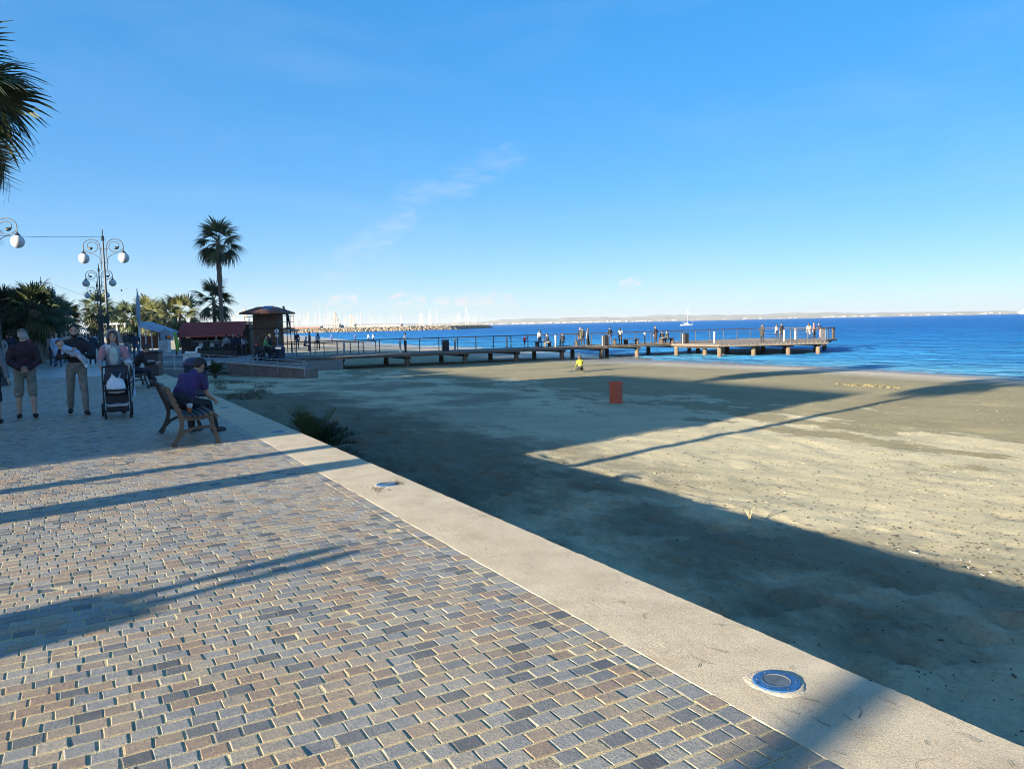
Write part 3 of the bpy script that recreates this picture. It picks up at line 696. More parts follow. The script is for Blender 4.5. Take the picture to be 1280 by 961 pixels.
# young palms by the wall
def young_palm(label, loc, R, n, seed, el_hi, lean_az=None, name='young_palm'):
    t = thing(name, label, 'palm', loc); rr = random.Random(seed)
    mb = MB()
    for k in range(2): mb.lathe([(.02, -.1), (.11, 0), (.09, .12), (.05, .2)], (0, 0, 0), 9)
    mb.build('stem', TRUNK, t)
    for i in range(n):
        fr = MB(); az = i*2.4+rr.gauss(0, .2) if lean_az is None else lean_az+rr.uniform(-1.9, 1.9); el = rad(rr.uniform(8, el_hi)); L = R*rr.uniform(.7, 1.05)
        m = 30; sag = rr.uniform(.25, .6)
        pt = lambda s_: np.array([0, L*s_*(1-.12*s_), -sag*L*s_*s_*.55])
        fr.tube([pt(k/8) for k in range(9)], [.012-.0012*k for k in range(9)], 4)
        for k in range(m):
            s_ = .2+.8*k/m; p = pt(s_)
            for sd_ in (-1, 1):
                l = .30*R*math.sin(math.pi*(.12+.8*s_))*rr.uniform(.85, 1.1); d = np.array([sd_*.72, .62, .30+rr.gauss(0, .08)]); d /= np.linalg.norm(d); w = np.array([0, .011, 0])
                fr.add([p-w, p+w, p+d*l*.6+w*.7, p+d*l+np.array([0, 0, -.06*l]), p+d*l*.6-w*.7], [(0, 1, 2, 4), (4, 2, 3)])
        me = bpy.data.meshes.new('frond'); me.from_pydata(fr.v, [], fr.f); me.materials.append(LEAF); o = link('frond', me, t)
        o.matrix_local = Matrix.Translation((0, 0, .12)) @ Matrix(frond_xf(el, az, 0).tolist()).to_4x4()
    return t
q = PS(398, 560); young_palm('spiky green young palm growing on the sand against the promenade wall', (WALL_X+.85, q[1]-1.9, float(sand_z(WALL_X+.85, q[1]-1.9))), 1.15, 32, 4, 80)
q = P(269, 470, -.9); young_palm('small bushy palm standing on the sand behind the litter bin', (q[0], q[1], -.95), 1.0, 26, 6, 85)
# dark scrubby ground cover beside the path
gc = MB(); Rg = random.Random(21)
for i in range(2200):
    px = Rg.uniform(268, 352); py = Rg.uniform(473, 500)
    if py < 476+(px-268)*.02 or px > 352-(py-474)*1.2+Rg.gauss(0, 6): continue
    q = PS(px, py)
    if q[0] < WALL_X+.1 or float(fbm(q[0]*.9+40, q[1]*.35, 3)) < .05: continue
    for k in range(3):
        a = Rg.uniform(0, 6.3); h = Rg.uniform(.02, .07); d = np.array([math.cos(a), math.sin(a), 0]); s_ = np.array([-d[1], d[0], 0])*.02; q2 = q+d*Rg.uniform(0, .15)
        gc.add([q2-s_, q2+s_, q2+d*h*.8+np.array([0, 0, h])], [(0, 1, 2)])
tag(gc.build('ground_cover', mat_leaf('dry_scrub', (.075, .058, .03), (.16, .13, .065), .9)), kind='stuff')
# litter of twigs, shells and weed; dark dashes also imitate small cast shadows
db = MB(); Rd = random.Random(31)
for i in range(5600):
    px = Rd.uniform(450, 1300); py = 475+(Rd.random()**1.2)*480; q = PS(px, py)
    if q[0] < WALL_X+.3 or q[0] > 37 or (q[0] < 7.6 and i % 9) or (q[0] > 19 and i % 5): continue
    lit = q[0] > 7.3; a = rad(65)+Rd.gauss(0, .45) if lit else Rd.uniform(0, 3.2); L = Rd.uniform(.012, .04)*(2.6 if Rd.random() < .07 else 1)*(1 if lit else .55); w = min(.014, L*Rd.uniform(.15, .5))
    db.box((q[0], q[1], q[2]+.004), (L, w, .007), rotz(a) @ np.array([[1, 0, 0], [0, 1, 0], [0, 0, 1]]), 0 if Rd.random() < .975 else 1)
tag(db.build('litter_and_shadow_flecks', [M('weed', (.085, .066, .042), .9), M('shell', (.45, .42, .38), .7)]), kind='stuff')
hp = MB(); q0 = PS(1083, 482); Rh = random.Random(2)
for i in range(80):
    a = Rh.uniform(0, 6.3); r_ = Rh.random()**.5; p = np.array([q0[0]+math.cos(a)*r_*.55, q0[1]+math.sin(a)*r_*1.5, 0]); p[2] = float(sand_z(p[0], p[1]))+.05*(1-r_)-.01
    hp.ell(p, (Rh.uniform(.04, .10), Rh.uniform(.04, .10), Rh.uniform(.02, .05)), None, 6, 4)
tag(hp.build('weed_heap', M('weed_dry', (.17, .14, .07), .95, .3, 6)), 'low heap of dry weed on the sand near the waterline', 'seaweed')
st = MB(); q = PS(937, 655); q[2] = float(sand_z(q[0], q[1]))
for k in range(7):
    a = k*.9; st.tube([q, q+np.array([.02*math.cos(a), .02*math.sin(a), .09]), q+np.array([.07*math.cos(a), .06*math.sin(a), .13+.015*k])], [.005, .004, .002], 4)
tag(st.build('dry_weed', M('straw', (.42, .35, .2), .9)), 'dry straw coloured sprig sticking up from the sand at the shadow edge', 'weed')
# ------------------------------------------------------------------ buildings across the road, left of the picture (they shade the promenade and the beach)
BX = -24.0
def building(label, y0, y1, h, depth, seed, floors):
    t = thing('apartment_building', label, 'building', (BX, y0, 0), 0, 'buildings along the sea front')
    L = y1-y0; rr = random.Random(seed); wm = M('facade%d' % seed, rr.choice([(.62, .57, .48), (.68, .65, .6), (.55, .48, .4)]), .9, .08, 1)
    w = MB(); w.box((-depth/2, L/2, h/2), (depth, L, h)); w.build('wall', wm, t)
    MB().box((-depth/2, L/2, h-.2), (depth-.5, L-.5, .3)).build('roof', M('roof_screed', (.4, .38, .35), .9), t)
    fh = h/floors; nb = max(1, int(L/3.2))
    wf = MB().box((0, 0, 0), (.10, 1.5, 1.5)).mesh('window', M('window_frame', (.7, .7, .68), .5)); wg = MB().box((.06, 0, 0), (.03, 1.34, 1.34)).mesh('pane', M('window_glass', (.03, .04, .05), .08))
    bal = MB().box((.55, 0, 0), (1.1, 2.6, .14)).box((1.05, 0, .5), (.05, 2.6, .9)).mesh('balcony', wm)
    for fl in range(floors):
        for k in range(nb):
            y = (k+.5)*L/nb; z = fl*fh+fh*.52; o = link('window', wf, t, (.03, y, z)); link('pane', wg, o)
            if fl and k % 2 == 0 and h < 8: link('balcony', bal, t, (.0, y, fl*fh))
    return t
def upY(px, py, X): q = PS(px, py); return upsun(q, X)[1]
yB0 = upsun(P(377, 540.3), BX)[1]; qB = PS(765, 468.5); yB1 = upsun(qB, BX)[1]
hB = qB[2]+(qB[0]-BX)/SUN_DIR[0]*TAN
q2 = PS(640, 474.5); hC = q2[2]+(q2[0]-BX)/SUN_DIR[0]*TAN
qg = PS(440, 474.5); yg = upsun(qg, BX)[1]
building('tall cream block across the road beyond the left picture edge', yB0, yB1, hB, 14, 1, 3)
building('lower block next to the tall one beyond the left picture edge', yB1+.02, yg-.55, hC, 13, 2, 2)
for i, (ya, yb, hh_, fl_, lb) in enumerate(((yg+.40, 43.9, hC+.1, 2, 'low two storey block just past the narrow gap'), (43.92, 49.9, 10.3, 3, 'narrow three storey house past the low block'), (49.92, 54.3, 11.6, 4, 'narrow four storey house before the side lane'), (55.3, 61.0, 18.2, 6, 'tallest block on the sea front, past the side lane'), (61.02, 76, 11.0, 4, 'wide four storey block beyond the tallest one'), (76.02, 122, 7.6, 2, 'long low block at the far end of the sea front'))):  # unseen blocks; heights and gap shaped for the shade they throw
    building(lb+', out of view, sized for its shade', ya, yb, hh_, 13, 4+i, fl_)
# a made-up pillar out of view, added for the broad shadow it casts
q = upsun(P(440, 578), -7.0); t = thing('shadow_pillar', 'made-up square pillar out of view, added to cast a broad shadow', 'pillar', (q[0], q[1], 0))
MB().box((0, 0, .12), (.62, .62, .24), ch=.02).build('plinth', M('pillar_stone', (.4, .36, .3), .9), t)
MB().box((0, 0, 1.12), (.42, .42, 1.80), ch=.02).build('shaft', M('pillar_stone'), t); MB().ell((0, 0, 2.03), (.21, .21, .13)).build('cap', M('pillar_stone'), t, smooth=60)

# ------------------------------------------------------------------ pier
PZ = -.33; PY0, PY1 = 51.0, 56.0
def mat_planks():
    t = NT('weathered_timber'); v = t.obj(); n = t.noise(t.mapping(v, (1, 6, 6)), 2.0, 6, .65); c = t.ramp(n, [(.3, (.085, .068, .056)), (.6, (.165, .138, .115)), (.8, (.235, .20, .17))])
    return t.set(Base_Color=c, Roughness=.85, Normal=t.bump(n, .4, .01))
TIMBER = mat_planks()
DARKT = M('dark_timber', (.075, .055, .042), .8, .3, 5); STEEL = M('galvanised', (.11, .115, .125), .45, .08, 8, .35)
RUST = None
def mat_pile():
    t = NT('pile_concrete'); p = t.pos(); x = t.n('ShaderNodeSeparateXYZ'); t.l(p, x.inputs[0]); n = t.noise(p, 3.2, 5, .65)
    c = t.ramp(n, [(.3, (.07, .055, .04)), (.55, (.16, .13, .09)), (.75, (.26, .22, .165))])
    c = t.mix(t.mr(t.math('ADD', x.outputs[2], t.math('MULTIPLY', n, .5)), SEA_Z+.35, SEA_Z+.75, 0, .75), (.13, .085, .055), c)
    return t.set(Base_Color=c, Roughness=.9, Normal=t.bump(n, .6, .04))
PILE = mat_pile()
pier = thing('pier', 'long timber pier on concrete piles running from the promenade out over the water', 'pier', (0, 0, PZ))
# deck boards run across the pier; the head is a wider platform on the near side
HEAD = [(44.9, 51.0), (44.9, 45.2), (53.6, 41.9), (58.6, 46.2), (61.6, 47.2), (61.6, 56.0), (44.9, 56.0)]
bm_ = MB().box((0, 0, -.03), (.34, PY1-PY0+.16, .06)).mesh('deck_board', TIMBER)
nboard = 0; x = 11.6
Rb = random.Random(4)
while x < 44.8:
    o = link('deck_board', bm_, pier, (x, (PY0+PY1)/2+Rb.gauss(0, .02), Rb.gauss(0, .004))); x += .352; nboard += 1
hd = MB()
def head_span(x):
    lo = np.interp(x, [44.9, 53.6, 58.6, 61.6], [45.2, 41.9, 46.2, 47.2]); return lo, 56.08
while x < 61.5:
    lo, hi = head_span(x); MB().box((0, 0, -.03), (.34, hi-lo, .06)).build('deck_board', TIMBER, pier, (x, (lo+hi)/2, Rb.gauss(0, .004))); x += .352
for a, b in ((PY0+.05, 'edge_beam'), (PY1-.05, 'edge_beam')):
    MB().box((28.2, a, -.12), (33.2, .14, .12)).build(b, TIMBER, pier)
hp_ = [(44.9, 51.0), (44.9, 45.25), (53.6, 41.95), (58.6, 46.25), (61.6, 47.25), (61.6, 56.0), (44.9, 56.0)]
for a, b in zip(hp_, hp_[1:]): MB().bar((a[0], a[1], -.13), (b[0], b[1], -.13), .16, .13, up=(0, 0, 1)).build('edge_beam', TIMBER, pier)
pile_m = MB().lathe([(.20, -2.2), (.19, -.9), (.18, -.42), (.18, -.20)], n=12).mesh('pile', PILE, 60)
capm = MB().box((0, 0, -.27), (.36, 4.9, .16), ch=.02).mesh('cross_beam', DARKT)
bents = [15.8, 20.6, 25.2, 29.6, 33.8, 37.7, 41.4]
for bx in bents:
    link('pile', pile_m, pier, (bx, PY0+.35, 0)); link('pile', pile_m, pier, (bx, PY1-.4, 0)); link('cross_beam', capm, pier, (bx, (PY0+PY1)/2, 0))
for (bx, by) in ((45.3, 50.8), (45.4, 45.8), (46.2, 48.3), (48.3, 44.9), (48.4, 48.4), (48.9, 52), (51.0, 43.7), (51.6, 47.5), (52, 51.6), (53.4, 42.7), (54.4, 47), (55.6, 50.6), (57.2, 46.0), (58.4, 50.2), (60.9, 48.0), (61, 52.5), (61, 55.4), (46, 55.4), (51, 55.4), (56, 55.4)):
    link('pile', pile_m, pier, (bx, by, 0))
for (a, b) in (((45.4, 45.6), (45.4, 56)), ((48.35, 44.6), (48.9, 56)), ((51.0, 43.3), (52, 56)), ((53.4, 42.2), (55.8, 56)), ((57.2, 45.4), (58.4, 56)), ((60.9, 47.4), (61, 56))):
    MB().bar((a[0], a[1], -.28), (b[0], b[1], -.28), .34, .14).build('cross_beam', DARKT, pier)
# railing: far side, round the head, and a short near piece
post_m = MB().box((0, 0, .5), (.055, .055, 1.0)).mesh('rail_post', STEEL); dpost_m = MB().box((0, 0, .5), (.10, .10, 1.04)).mesh('rail_post', DARKT)
def railing(parent, a, b, n, hh=1.0, dark=False, z=0., top=True, wires=3, pname='rail_post'):
    a = np.array(a, float); b = np.array(b, float)
    for k in range(n+1):
        p = a+(b-a)*k/n; o = link(pname, dpost_m if dark else post_m, parent, (p[0], p[1], z)); o.scale = (1, 1, hh)
    if top: MB().bar((a[0], a[1], z+hh), (b[0], b[1], z+hh), .11, .07).build('top_rail', DARKT if not dark is None else STEEL, parent)
    for k in range(wires):
        zz = z+hh*(.2+.6*k/max(1, wires-1)); MB().bar((a[0], a[1], zz), (b[0], b[1], zz), .018, .018).build('rail_wire', STEEL, parent)
railing(pier, (12, 55.9), (44.9, 55.9), 20)
railing(pier, (44.9, 55.9), (61.5, 55.9), 9); railing(pier, (61.5, 55.9), (61.5, 47.4), 4); railing(pier, (61.5, 47.4), (58.6, 46.5), 2)
railing(pier, (58.6, 46.5), (53.6, 42.25), 4); railing(pier, (53.6, 42.25), (50.8, 43.3), 2)
o = link('rail_post', dpost_m, pier, (61.4, 47.45, 0)); o.scale = (1.6, 1.6, 1.02)
# things on the pier
BOLL = M('bollard_white', (.30, .30, .29), .5); BINM = M('bin_black', (.016, .016, .018), .6)
def bollard():
    t = thing('light_bollard', 'b', 'bollard'); MB().lathe([(.075, 0), (.075, .78), (.07, .80)], n=12).build('post', BOLL, t, smooth=50)
    MB().lathe([(.085, .80), (.085, .92), (.06, .97)], n=12).build('head', M('bollard_head', (.55, .56, .55), .4), t, smooth=50); return t
def on_pier(px, py, z=PZ): q = P(px, py, z); return (q[0], min(max(q[1], PY0+.25 if q[0] < 44.9 else 42.6), PY1-.35), z)
BP = [(427, 442.5, 'white bollard light at the landward end of the pier'), (500.5, 440.5, 'white bollard light beside the person in a white shirt leaning on the rail'), (569, 438.5, 'white bollard light right of the first black bin on the pier'), (633.6, 435.5, 'white bollard light left of the child in red on the pier'), (694.6, 433.8, 'white bollard light beside the dark seated figure on the pier'),
      (806, 429, 'white bollard light between the two groups in the middle of the pier'), (893, 429.2, 'white bollard light near the corner of the pier head'), (980, 427, 'white bollard light right of the dark pair on the pier head'), (994, 424.5, 'white bollard light in the middle of the pier head'), (1031, 425, 'white bollard light at the far right corner of the pier head')]
b0 = None
for px, py, lb in BP:
    if b0 is None: b0 = bollard(); b0.location = on_pier(px, py); b0['label'] = lb; b0['group'] = 'bollard lights along the pier'
    else: dup(b0, on_pier(px, py), 0, lb)
def slat_bin():
    t = thing('litter_bin', 'b', 'litter bin'); MB().box((0, 0, .45), (.5, .5, .86), ch=.02).build('body', BINM, t)
    for k in range(5):
        for s_ in (-1, 1): MB().box((0, s_*.262, .14+k*.17), (.48, .02, .09)).build('slat', M('bin_slat', (.030, .027, .026), .7), t)
    MB().box((0, 0, .93), (.56, .56, .06), ch=.015).build('lid', BINM, t)
    MB().box((-.32, 0, .46), (.09, .09, .92)).build('post', BOLL, t); return t
s0 = slat_bin(); s0.scale = (.85, .85, .92); s0.location = on_pier(557, 439); s0['label'] = 'black slatted litter bin on the left part of the pier'; s0['group'] = 'slatted bins on the pier'
dup(s0, on_pier(756.5, 432), 0, 'black slatted litter bin next to the man in dark standing on the pier'); dup(s0, on_pier(856.5, 429), 0, 'black slatted litter bin near the corner of the pier head')
def pier_bench():
    t = thing('pier_bench', 'b', 'bench')
    for k in range(3): MB().box((0, -.16+k*.16, .44), (1.6, .13, .045)).build('slat', DARKT, t)
    for s_ in (-1, 1): MB().box((s_*.62, 0, .21), (.07, .42, .42)).build('leg', DARKT, t)
    return t
p0 = pier_bench(); p0.location = on_pier(679, 433.6); p0['label'] = 'dark backless bench beside the person in white on the pier'; p0['group'] = 'backless benches on the pier'
for px, py, lb in ((728, 432, 'dark backless bench with the two dark clothed people beside it'), (775.5, 430.8, 'empty dark backless bench by the person in a pale jacket'), (789, 430.3, 'empty dark backless bench right of the pale jacketed person'), (833, 429.2, 'dark backless bench with two people seated near the middle of the pier')): dup(p0, on_pier(px, py), 0, lb)

# ------------------------------------------------------------------ esplanade by the kiosk, ramp, railings
EZ = -.42
es = MB(); es.box((9.4, 71.0, EZ-.5), (12.8, 40, 1.0)); tag(es.build('esplanade', M('esplanade_paving', (.22, .215, .21), .85, .12, .4)), kind='structure')
es = MB(); es.add([(WALL_X-.4, 34, -.002), (3.6, 34, -.002), (3.6, 51, -.002), (WALL_X-.4, 51, -.002)], [(0, 1, 2, 3)])
pth = MB(); n = 12
WHT = M('white_rail', (.36, .38, .41), .45, .06, 6)
ramp = thing('ramp', 'concrete ramp with pinkish side wall and white handrail leading to the pier', 'ramp', (0, 0, 0))
A = P(262, 463, -.97); B = P(380.5, 469, -.97); A = np.array([A[0], A[1]]); B = np.array([B[0], B[1]]); dr = (B-A)/np.linalg.norm(B-A); nr = np.array([-dr[1], dr[0]])
if nr[0] < 0: nr = -nr
rp = MB(); za, zb = EZ+.02, -.62
vv = []
for (p, zt) in ((A, za), (B, zb)):
    for w in (0, .9):
        for z in (-1.2, zt): vv.append((p[0]+nr[0]*w, p[1]+nr[1]*w, z))
rp.add(vv, [(0, 1, 3, 2), (4, 6, 7, 5), (1, 5, 7, 3), (0, 4, 5, 1), (2, 3, 7, 6)]); rp.build('ramp_body', M('ramp_concrete', (.22, .165, .14), .9, .15, 2, bump=.3), ramp)
MB().bar((A[0], A[1], za+.05), (B[0], B[1], zb+.05), .16, .12).build('coping', M('coping', (.42, .40, .38), .85), ramp)
L = np.linalg.norm(B-A)
for k in range(5):
    p = A+(B-A)*k/4; z = za+(zb-za)*k/4; MB().cyl((p[0], p[1], z-.35), (p[0], p[1], z+.45), .022).build('rail_post', WHT, ramp)
for hh in (.25, .45):
    MB().tube([(A[0]-dr[0]*3.5, A[1]-dr[1]*3.5, za+hh+.08), (A[0], A[1], za+hh), (B[0], B[1], zb+hh)], .019, 6).build('handrail', WHT, ramp)
e = [np.array([B[0], B[1], zb+.35])+np.array([dr[0], dr[1], 0])*.28*math.sin(a)+np.array([0, 0, .10*math.cos(a)]) for a in np.linspace(0, math.pi, 9)]
MB().tube(e, .019, 6).build('handrail', WHT, ramp)
pr = thing('promenade_railing', 'low two bar white railing beyond the end of the kerb behind the seated man', 'railing')
a = P(201, 463, 0); b = P(237, 463.5, 0)
for k in range(3):
    p = a+(b-a)*k/2; MB().box((p[0], p[1], .33), (.045, .045, .66)).build('rail_post', WHT, pr)
for hh in (.08, .36, .64): MB().bar((a[0], a[1], hh), (b[0], b[1], hh), .035, .035).build('rail_bar', WHT, pr)
er = thing('esplanade_railing', 'low steel railing along the esplanade between the brown hut and the pier', 'railing')
railing(er, (13.2, 57.0), (20.5, 57.5), 7, .95, z=EZ, dark=False)
# planter with hedge and tall palm, stone blocks with a white carved figure
pl = thing('planter', 'long dark planter box under the tall palm in front of the kiosk', 'planter', (*P(272, 447, EZ)[:2], EZ))
MB().box((0, 0, .28), (2.7, .9, .56), rotz(-YAW), ch=.03).build('box', M('planter_dark', (.06, .045, .04), .8), pl)
bl = MB(); Rq = random.Random(12)
for i in range(420):
    p = rotz(-YAW) @ np.array([Rq.uniform(-1.3, 1.3), Rq.uniform(-.4, .4), .5+Rq.uniform(0, .3)]); a = Rq.uniform(0, 6.3); d = np.array([math.cos(a), math.sin(a), Rq.uniform(.2, 1)])*.13; s_ = np.array([-d[1], d[0], 0])*.3
    bl.add([p-s_, p+s_, p+d], [(0, 1, 2)])
bl.build('hedge', mat_leaf('hedge_leaf', (.02, .028, .012), (.05, .06, .025)), pl)
def stone_block(name, label, cat, pxl, pxr, pyt, pyb, depth, mt):
    a = PD((pxl+pxr)/2, pyb, depth); w = (pxr-pxl)/F_PX*depth; h = (pyb-pyt)/F_PX*depth
    t = thing(name, label, cat, a); n = max(2, int(round(h/.35)))
    for k in range(n): MB().box((0, 0, h*(k+.5)/n), (w*(1-.01*(k % 2)), w*.7, h/n-.012), rotz(-YAW), ch=.012).build('stone', mt, t)
    return t, w, h
PALE = M('pale_stone', (.52, .52, .52), .85, .1, 3, bump=.3)
t, w, h = stone_block('stone_plinth', 'pale blue grey stone plinth carrying the white curved figure', 'plinth', 231.5, 249, 441.5, 457, 40, PALE)
fz = MB(); c = np.array(t.location); R_ = rotz(-YAW)
fz.tube([c+R_ @ np.array(p)+np.array([0, 0, h]) for p in ((-.32, 0, .06), (-.15, 0, .03), (.10, 0, .03), (.25, 0, .06), (.27, 0, .22), (.33, 0, .30), (.45, 0, .30), (.52, 0, .24))], [.05, .06, .06, .07, .06, .05, .045, .02], 8)
tag(fz.build('white_sculpture', M('white_paint', (.78, .77, .74), .5), smooth=70), 'small white curved sculpture lying on the stone plinth', 'sculpture')
stone_block('stone_plinth', 'pale stone block under the little white gabled sign hut', 'plinth', 201, 212.5, 425.5, 441, 48, PALE)
# ------------------------------------------------------------------ kiosk with red awning
kb = PD(268, 444, 62.0); kz = kb[2]; kio = thing('kiosk', 'beach kiosk with a broad red sloping canopy and dark open front', 'kiosk', kb, -YAW)
sc = 62.0/F_PX
def kx(px): return (px-268)*sc
def kzv(py): return (444-py)*sc
RED = M('red_canvas', (.25, .036, .026), .75, .12, 1.5); REDL = M('red_valance', (.50, .10, .07), .75, .1, 1.5); KW = M('kiosk_wood', (.10, .06, .04), .8, .25, 4)
zt, ze = kzv(402.5), kzv(419); x0, x1 = kx(226), kx(307); x0e, x1e = kx(228.5), kx(311.5)
nS = 12
for k in range(nS):
    f0, f1 = k/nS, (k+1)/nS
    v = [(x0e+(x1e-x0e)*f0, -1.3, ze), (x0e+(x1e-x0e)*f1-.012, -1.3, ze), (x0+(x1-x0)*f1-.012, .7, zt), (x0+(x1-x0)*f0, .7, zt)]
    pn = MB(); pn.add(v+[(a_, b_, c_-.03) for a_, b_, c_ in v], [(0, 1, 2, 3), (7, 6, 5, 4), (0, 4, 5, 1), (1, 5, 6, 2), (2, 6, 7, 3), (3, 7, 4, 0)]); pn.build('awning_panel', RED, kio)
MB().box(((x0e+x1e)/2, -1.32, ze-.05), (x1e-x0e, .02, .13)).build('valance', REDL, kio)
MB().box(((x0+x1)/2, 2.2, zt-.10), (x1-x0, 3.0, .14)).build('roof', RED, kio)
MB().box(((x0+x1)/2, 2.6, (zt-.2)/2), (x1-x0-.3, 2.2, zt-.2)).build('wall', KW, kio)
for px in (229, 248, 268, 289, 309): MB().box((kx(px), -1.2, ze/2), (.09, .09, ze-.04)).build('post', KW, kio)
MB().box((kx(234), .2, .75), (kx(241)-kx(228), .12, 1.4)).build('shelf', M('shelf_dark', (.13, .10, .09), .8), kio)
MB().box((kx(264), -.3, .62), (kx(290)-kx(249)+.4, .7, 1.0)).build('counter', M('counter_dark', (.07, .06, .06), .6), kio)
MB().box((kx(265), -.35, 1.15), (kx(289)-kx(248), .85, .06)).build('counter_top', M('white_paint', (.78, .77, .74), .5), kio)
for px in (256, 270, 284): MB().box((kx(px), -.67, .85), (.34, .03, .32)).build('menu_board', M('white_paint'), kio)
MB().box((kx(252), 1.2, zt/2), (.1, .9, 1.0)).build('crate_stack', KW, kio)
MB().box((kx(224), 1.0, kzv(404)/2), (.28, .3, kzv(404))).build('corner_post', M('blue_post', (.03, .06, .14), .6), kio)
# ------------------------------------------------------------------ brown hut on two floors
hb = PD(337, 441, 58.0); hs2 = 58.0/F_PX; hut = thing('lookout_hut', 'brown two storey timber lookout hut with a wide low hipped roof and balcony', 'hut', hb, -YAW)
HW = 28.5*hs2; z1 = (441-410.5)*hs2; z2 = (441-391)*hs2; CLAD = M('hut_timber', (.125, .066, .038), .8, .22, 3); CLADD = M('hut_trim', (.06, .035, .022), .8, .2, 4)
MB().box((0, 0, z2/2), (HW-.06, HW-.06, z2)).build('core', CLADD, hut)
nb = int(z2/.16)
for k in range(nb):
    for (cx_, cy_, sx_, sy_) in ((0, -HW/2+.0, HW, .04), (-HW/2, 0, .04, HW-.09), (HW/2, 0, .04, HW-.09)):
        MB().box((cx_, cy_, (k+.5)*z2/nb), (sx_, sy_, z2/nb-.014)).build('plank', CLAD, hut)
MB().box((0, -HW/2-.03, z1), (HW+.1, .06, .14)).build('floor_band', CLADD, hut)
zr = (441-383.8)*hs2; ro = 26.5*hs2; rf = MB(); ri = .55
vv = [(-ro, -ro, z2), (ro, -ro, z2), (ro, ro, z2), (-ro, ro, z2), (-ri, -ri, zr), (ri, -ri, zr), (ri, ri, zr), (-ri, ri, zr)]
rf.add([(a_, b_, c_-.12) for a_, b_, c_ in vv[:4]]+vv, [(3, 2, 1, 0), (0, 1, 5, 4), (1, 2, 6, 5), (2, 3, 7, 6), (3, 0, 4, 7), (4, 5, 9, 8), (5, 6, 10, 9), (6, 7, 11, 10), (7, 4, 8, 11), (8, 9, 10, 11)])
roof = rf.build('roof', M('hut_roof', (.17, .075, .05), .8, .2, 2), hut)
sl = math.atan2(zr-z2, ro-ri); MB().box((.25, -(ro+ri)/2+.35, (z2+zr)/2+.13), (.72, .62, .04), np.array([[1, 0, 0], [0, math.cos(sl), -math.sin(sl)], [0, math.sin(sl), math.cos(sl)]])).build('solar_panel', M('solar_blue', (.02, .05, .16), .15), hut)
MB().box((HW/2+.42, 0, z1-.05), (.84, HW+.1, .1)).build('balcony_floor', CLADD, hut)
MB().box((-HW/2-.3, 0, z1-.05), (.6, HW+.1, .1)).build('balcony_floor', CLADD, hut)
for sx_ in (-1, 1):
    X_ = sx_*(HW/2+(.80 if sx_ > 0 else .56))
    for yy in (-HW/2-.1, 0, HW/2+.1):
        MB().box((X_, yy, z1/2), (.05, .05, z1)).build('support_post', CLADD, hut); MB().box((X_, yy, z1+.45), (.035, .035, .9)).build('rail_post', M('rail_pale', (.2, .19, .18), .7), hut)
    for zz in (.45, .9):
        MB().bar((X_, -HW/2-.1, z1+zz), (X_, HW/2+.1, z1+zz), .03, .03).build('rail_bar', M('rail_pale'), hut)
        MB().bar((X_, -HW/2-.1, z1+zz), (sx_*HW/2, -HW/2-.1, z1+zz), .03, .03).build('rail_bar', M('rail_pale'), hut)
# round sign on its post in front of the hut
sp = PD(347.5, 441, 54.0); k_ = 54.0/F_PX; sg = thing('round_sign', 'round white sign with a dark arrow on a post in front of the brown hut', 'sign', sp, -YAW)
MB().cyl((0, 0, 0), (0, 0, 27*k_), .035).build('post', M('sign_post', (.25, .28, .34), .5), sg)
zc = (441-414)*k_; MB().tube([(0, -.06, zc), (0, -.03, zc)], [.155, .155], 24, up=(1, 0, 0)).build('disc', M('sign_white', (.78, .78, .78), .5), sg)
ar = MB(); ar.box((.0, -.066, zc+.02), (.045, .006, .15)); ar.add([(-.075, -.066, zc-.03), (.075, -.066, zc-.03), (0, -.066, zc-.12), (-.075, -.062, zc-.03), (.075, -.062, zc-.03), (0, -.062, zc-.12)], [(0, 1, 2), (3, 5, 4), (0, 3, 4, 1), (1, 4, 5, 2), (2, 5, 3, 0)]); ar.build('arrow', M('sign_dark', (.04, .03, .07), .5), sg)
MB().box((0, -.05, zc-.32), (.22, .03, .16)).build('plate', M('sign_white'), sg)
def dome_bin(label, loc, w, h, mt, rz_=0):
    t = thing('litter_bin', label, 'litter bin', loc, rz_); MB().lathe([(w*.42, 0), (w*.44, .03), (w*.5, .06), (w*.5, h*.74), (w*.52, h*.76)], n=18).build('body', mt, t, smooth=40)
    MB().lathe([(w*.52, h*.765), (w*.54, h*.80), (w*.52, h*.88), (w*.40, h*.96), (w*.2, h), (.01, h*1.005)], n=18).build('lid', mt, t, smooth=50)
    MB().box((0, -w*.5, h*.83), (w*.55, w*.14, h*.10)).build('flap', M('flap_grey', (.35, .36, .38), .5), t); return t
NAVY = M('bin_navy', (.018, .030, .065), .45, .1, 5)
dome_bin('dark domed litter bin on the esplanade beside the round sign', (*P(350.5, 451, EZ)[:2], EZ), .62, .98, NAVY, -YAW)
q = P(248, 496, 0); dome_bin('navy domed litter bin just behind the seated man in purple', (q[0], q[1]+.2, 0), .55, .97, NAVY, rad(60))
q = P(193, 469.5, 0); t = thing('litter_bin', 'square dark litter bin behind the man seated on the farther bench', 'litter bin', (q[0], q[1], 0), -YAW)
MB().box((0, 0, .44), (.52, .45, .84), ch=.03).build('body', M('bin_dark', (.025, .024, .032), .5), t); MB().box((0, 0, .89), (.58, .5, .08), ch=.02).build('lid', M('bin_dark'), t); MB().box((0, -.24, .55), (.3, .03, .07)).build('handle', M('flap_grey'), t)
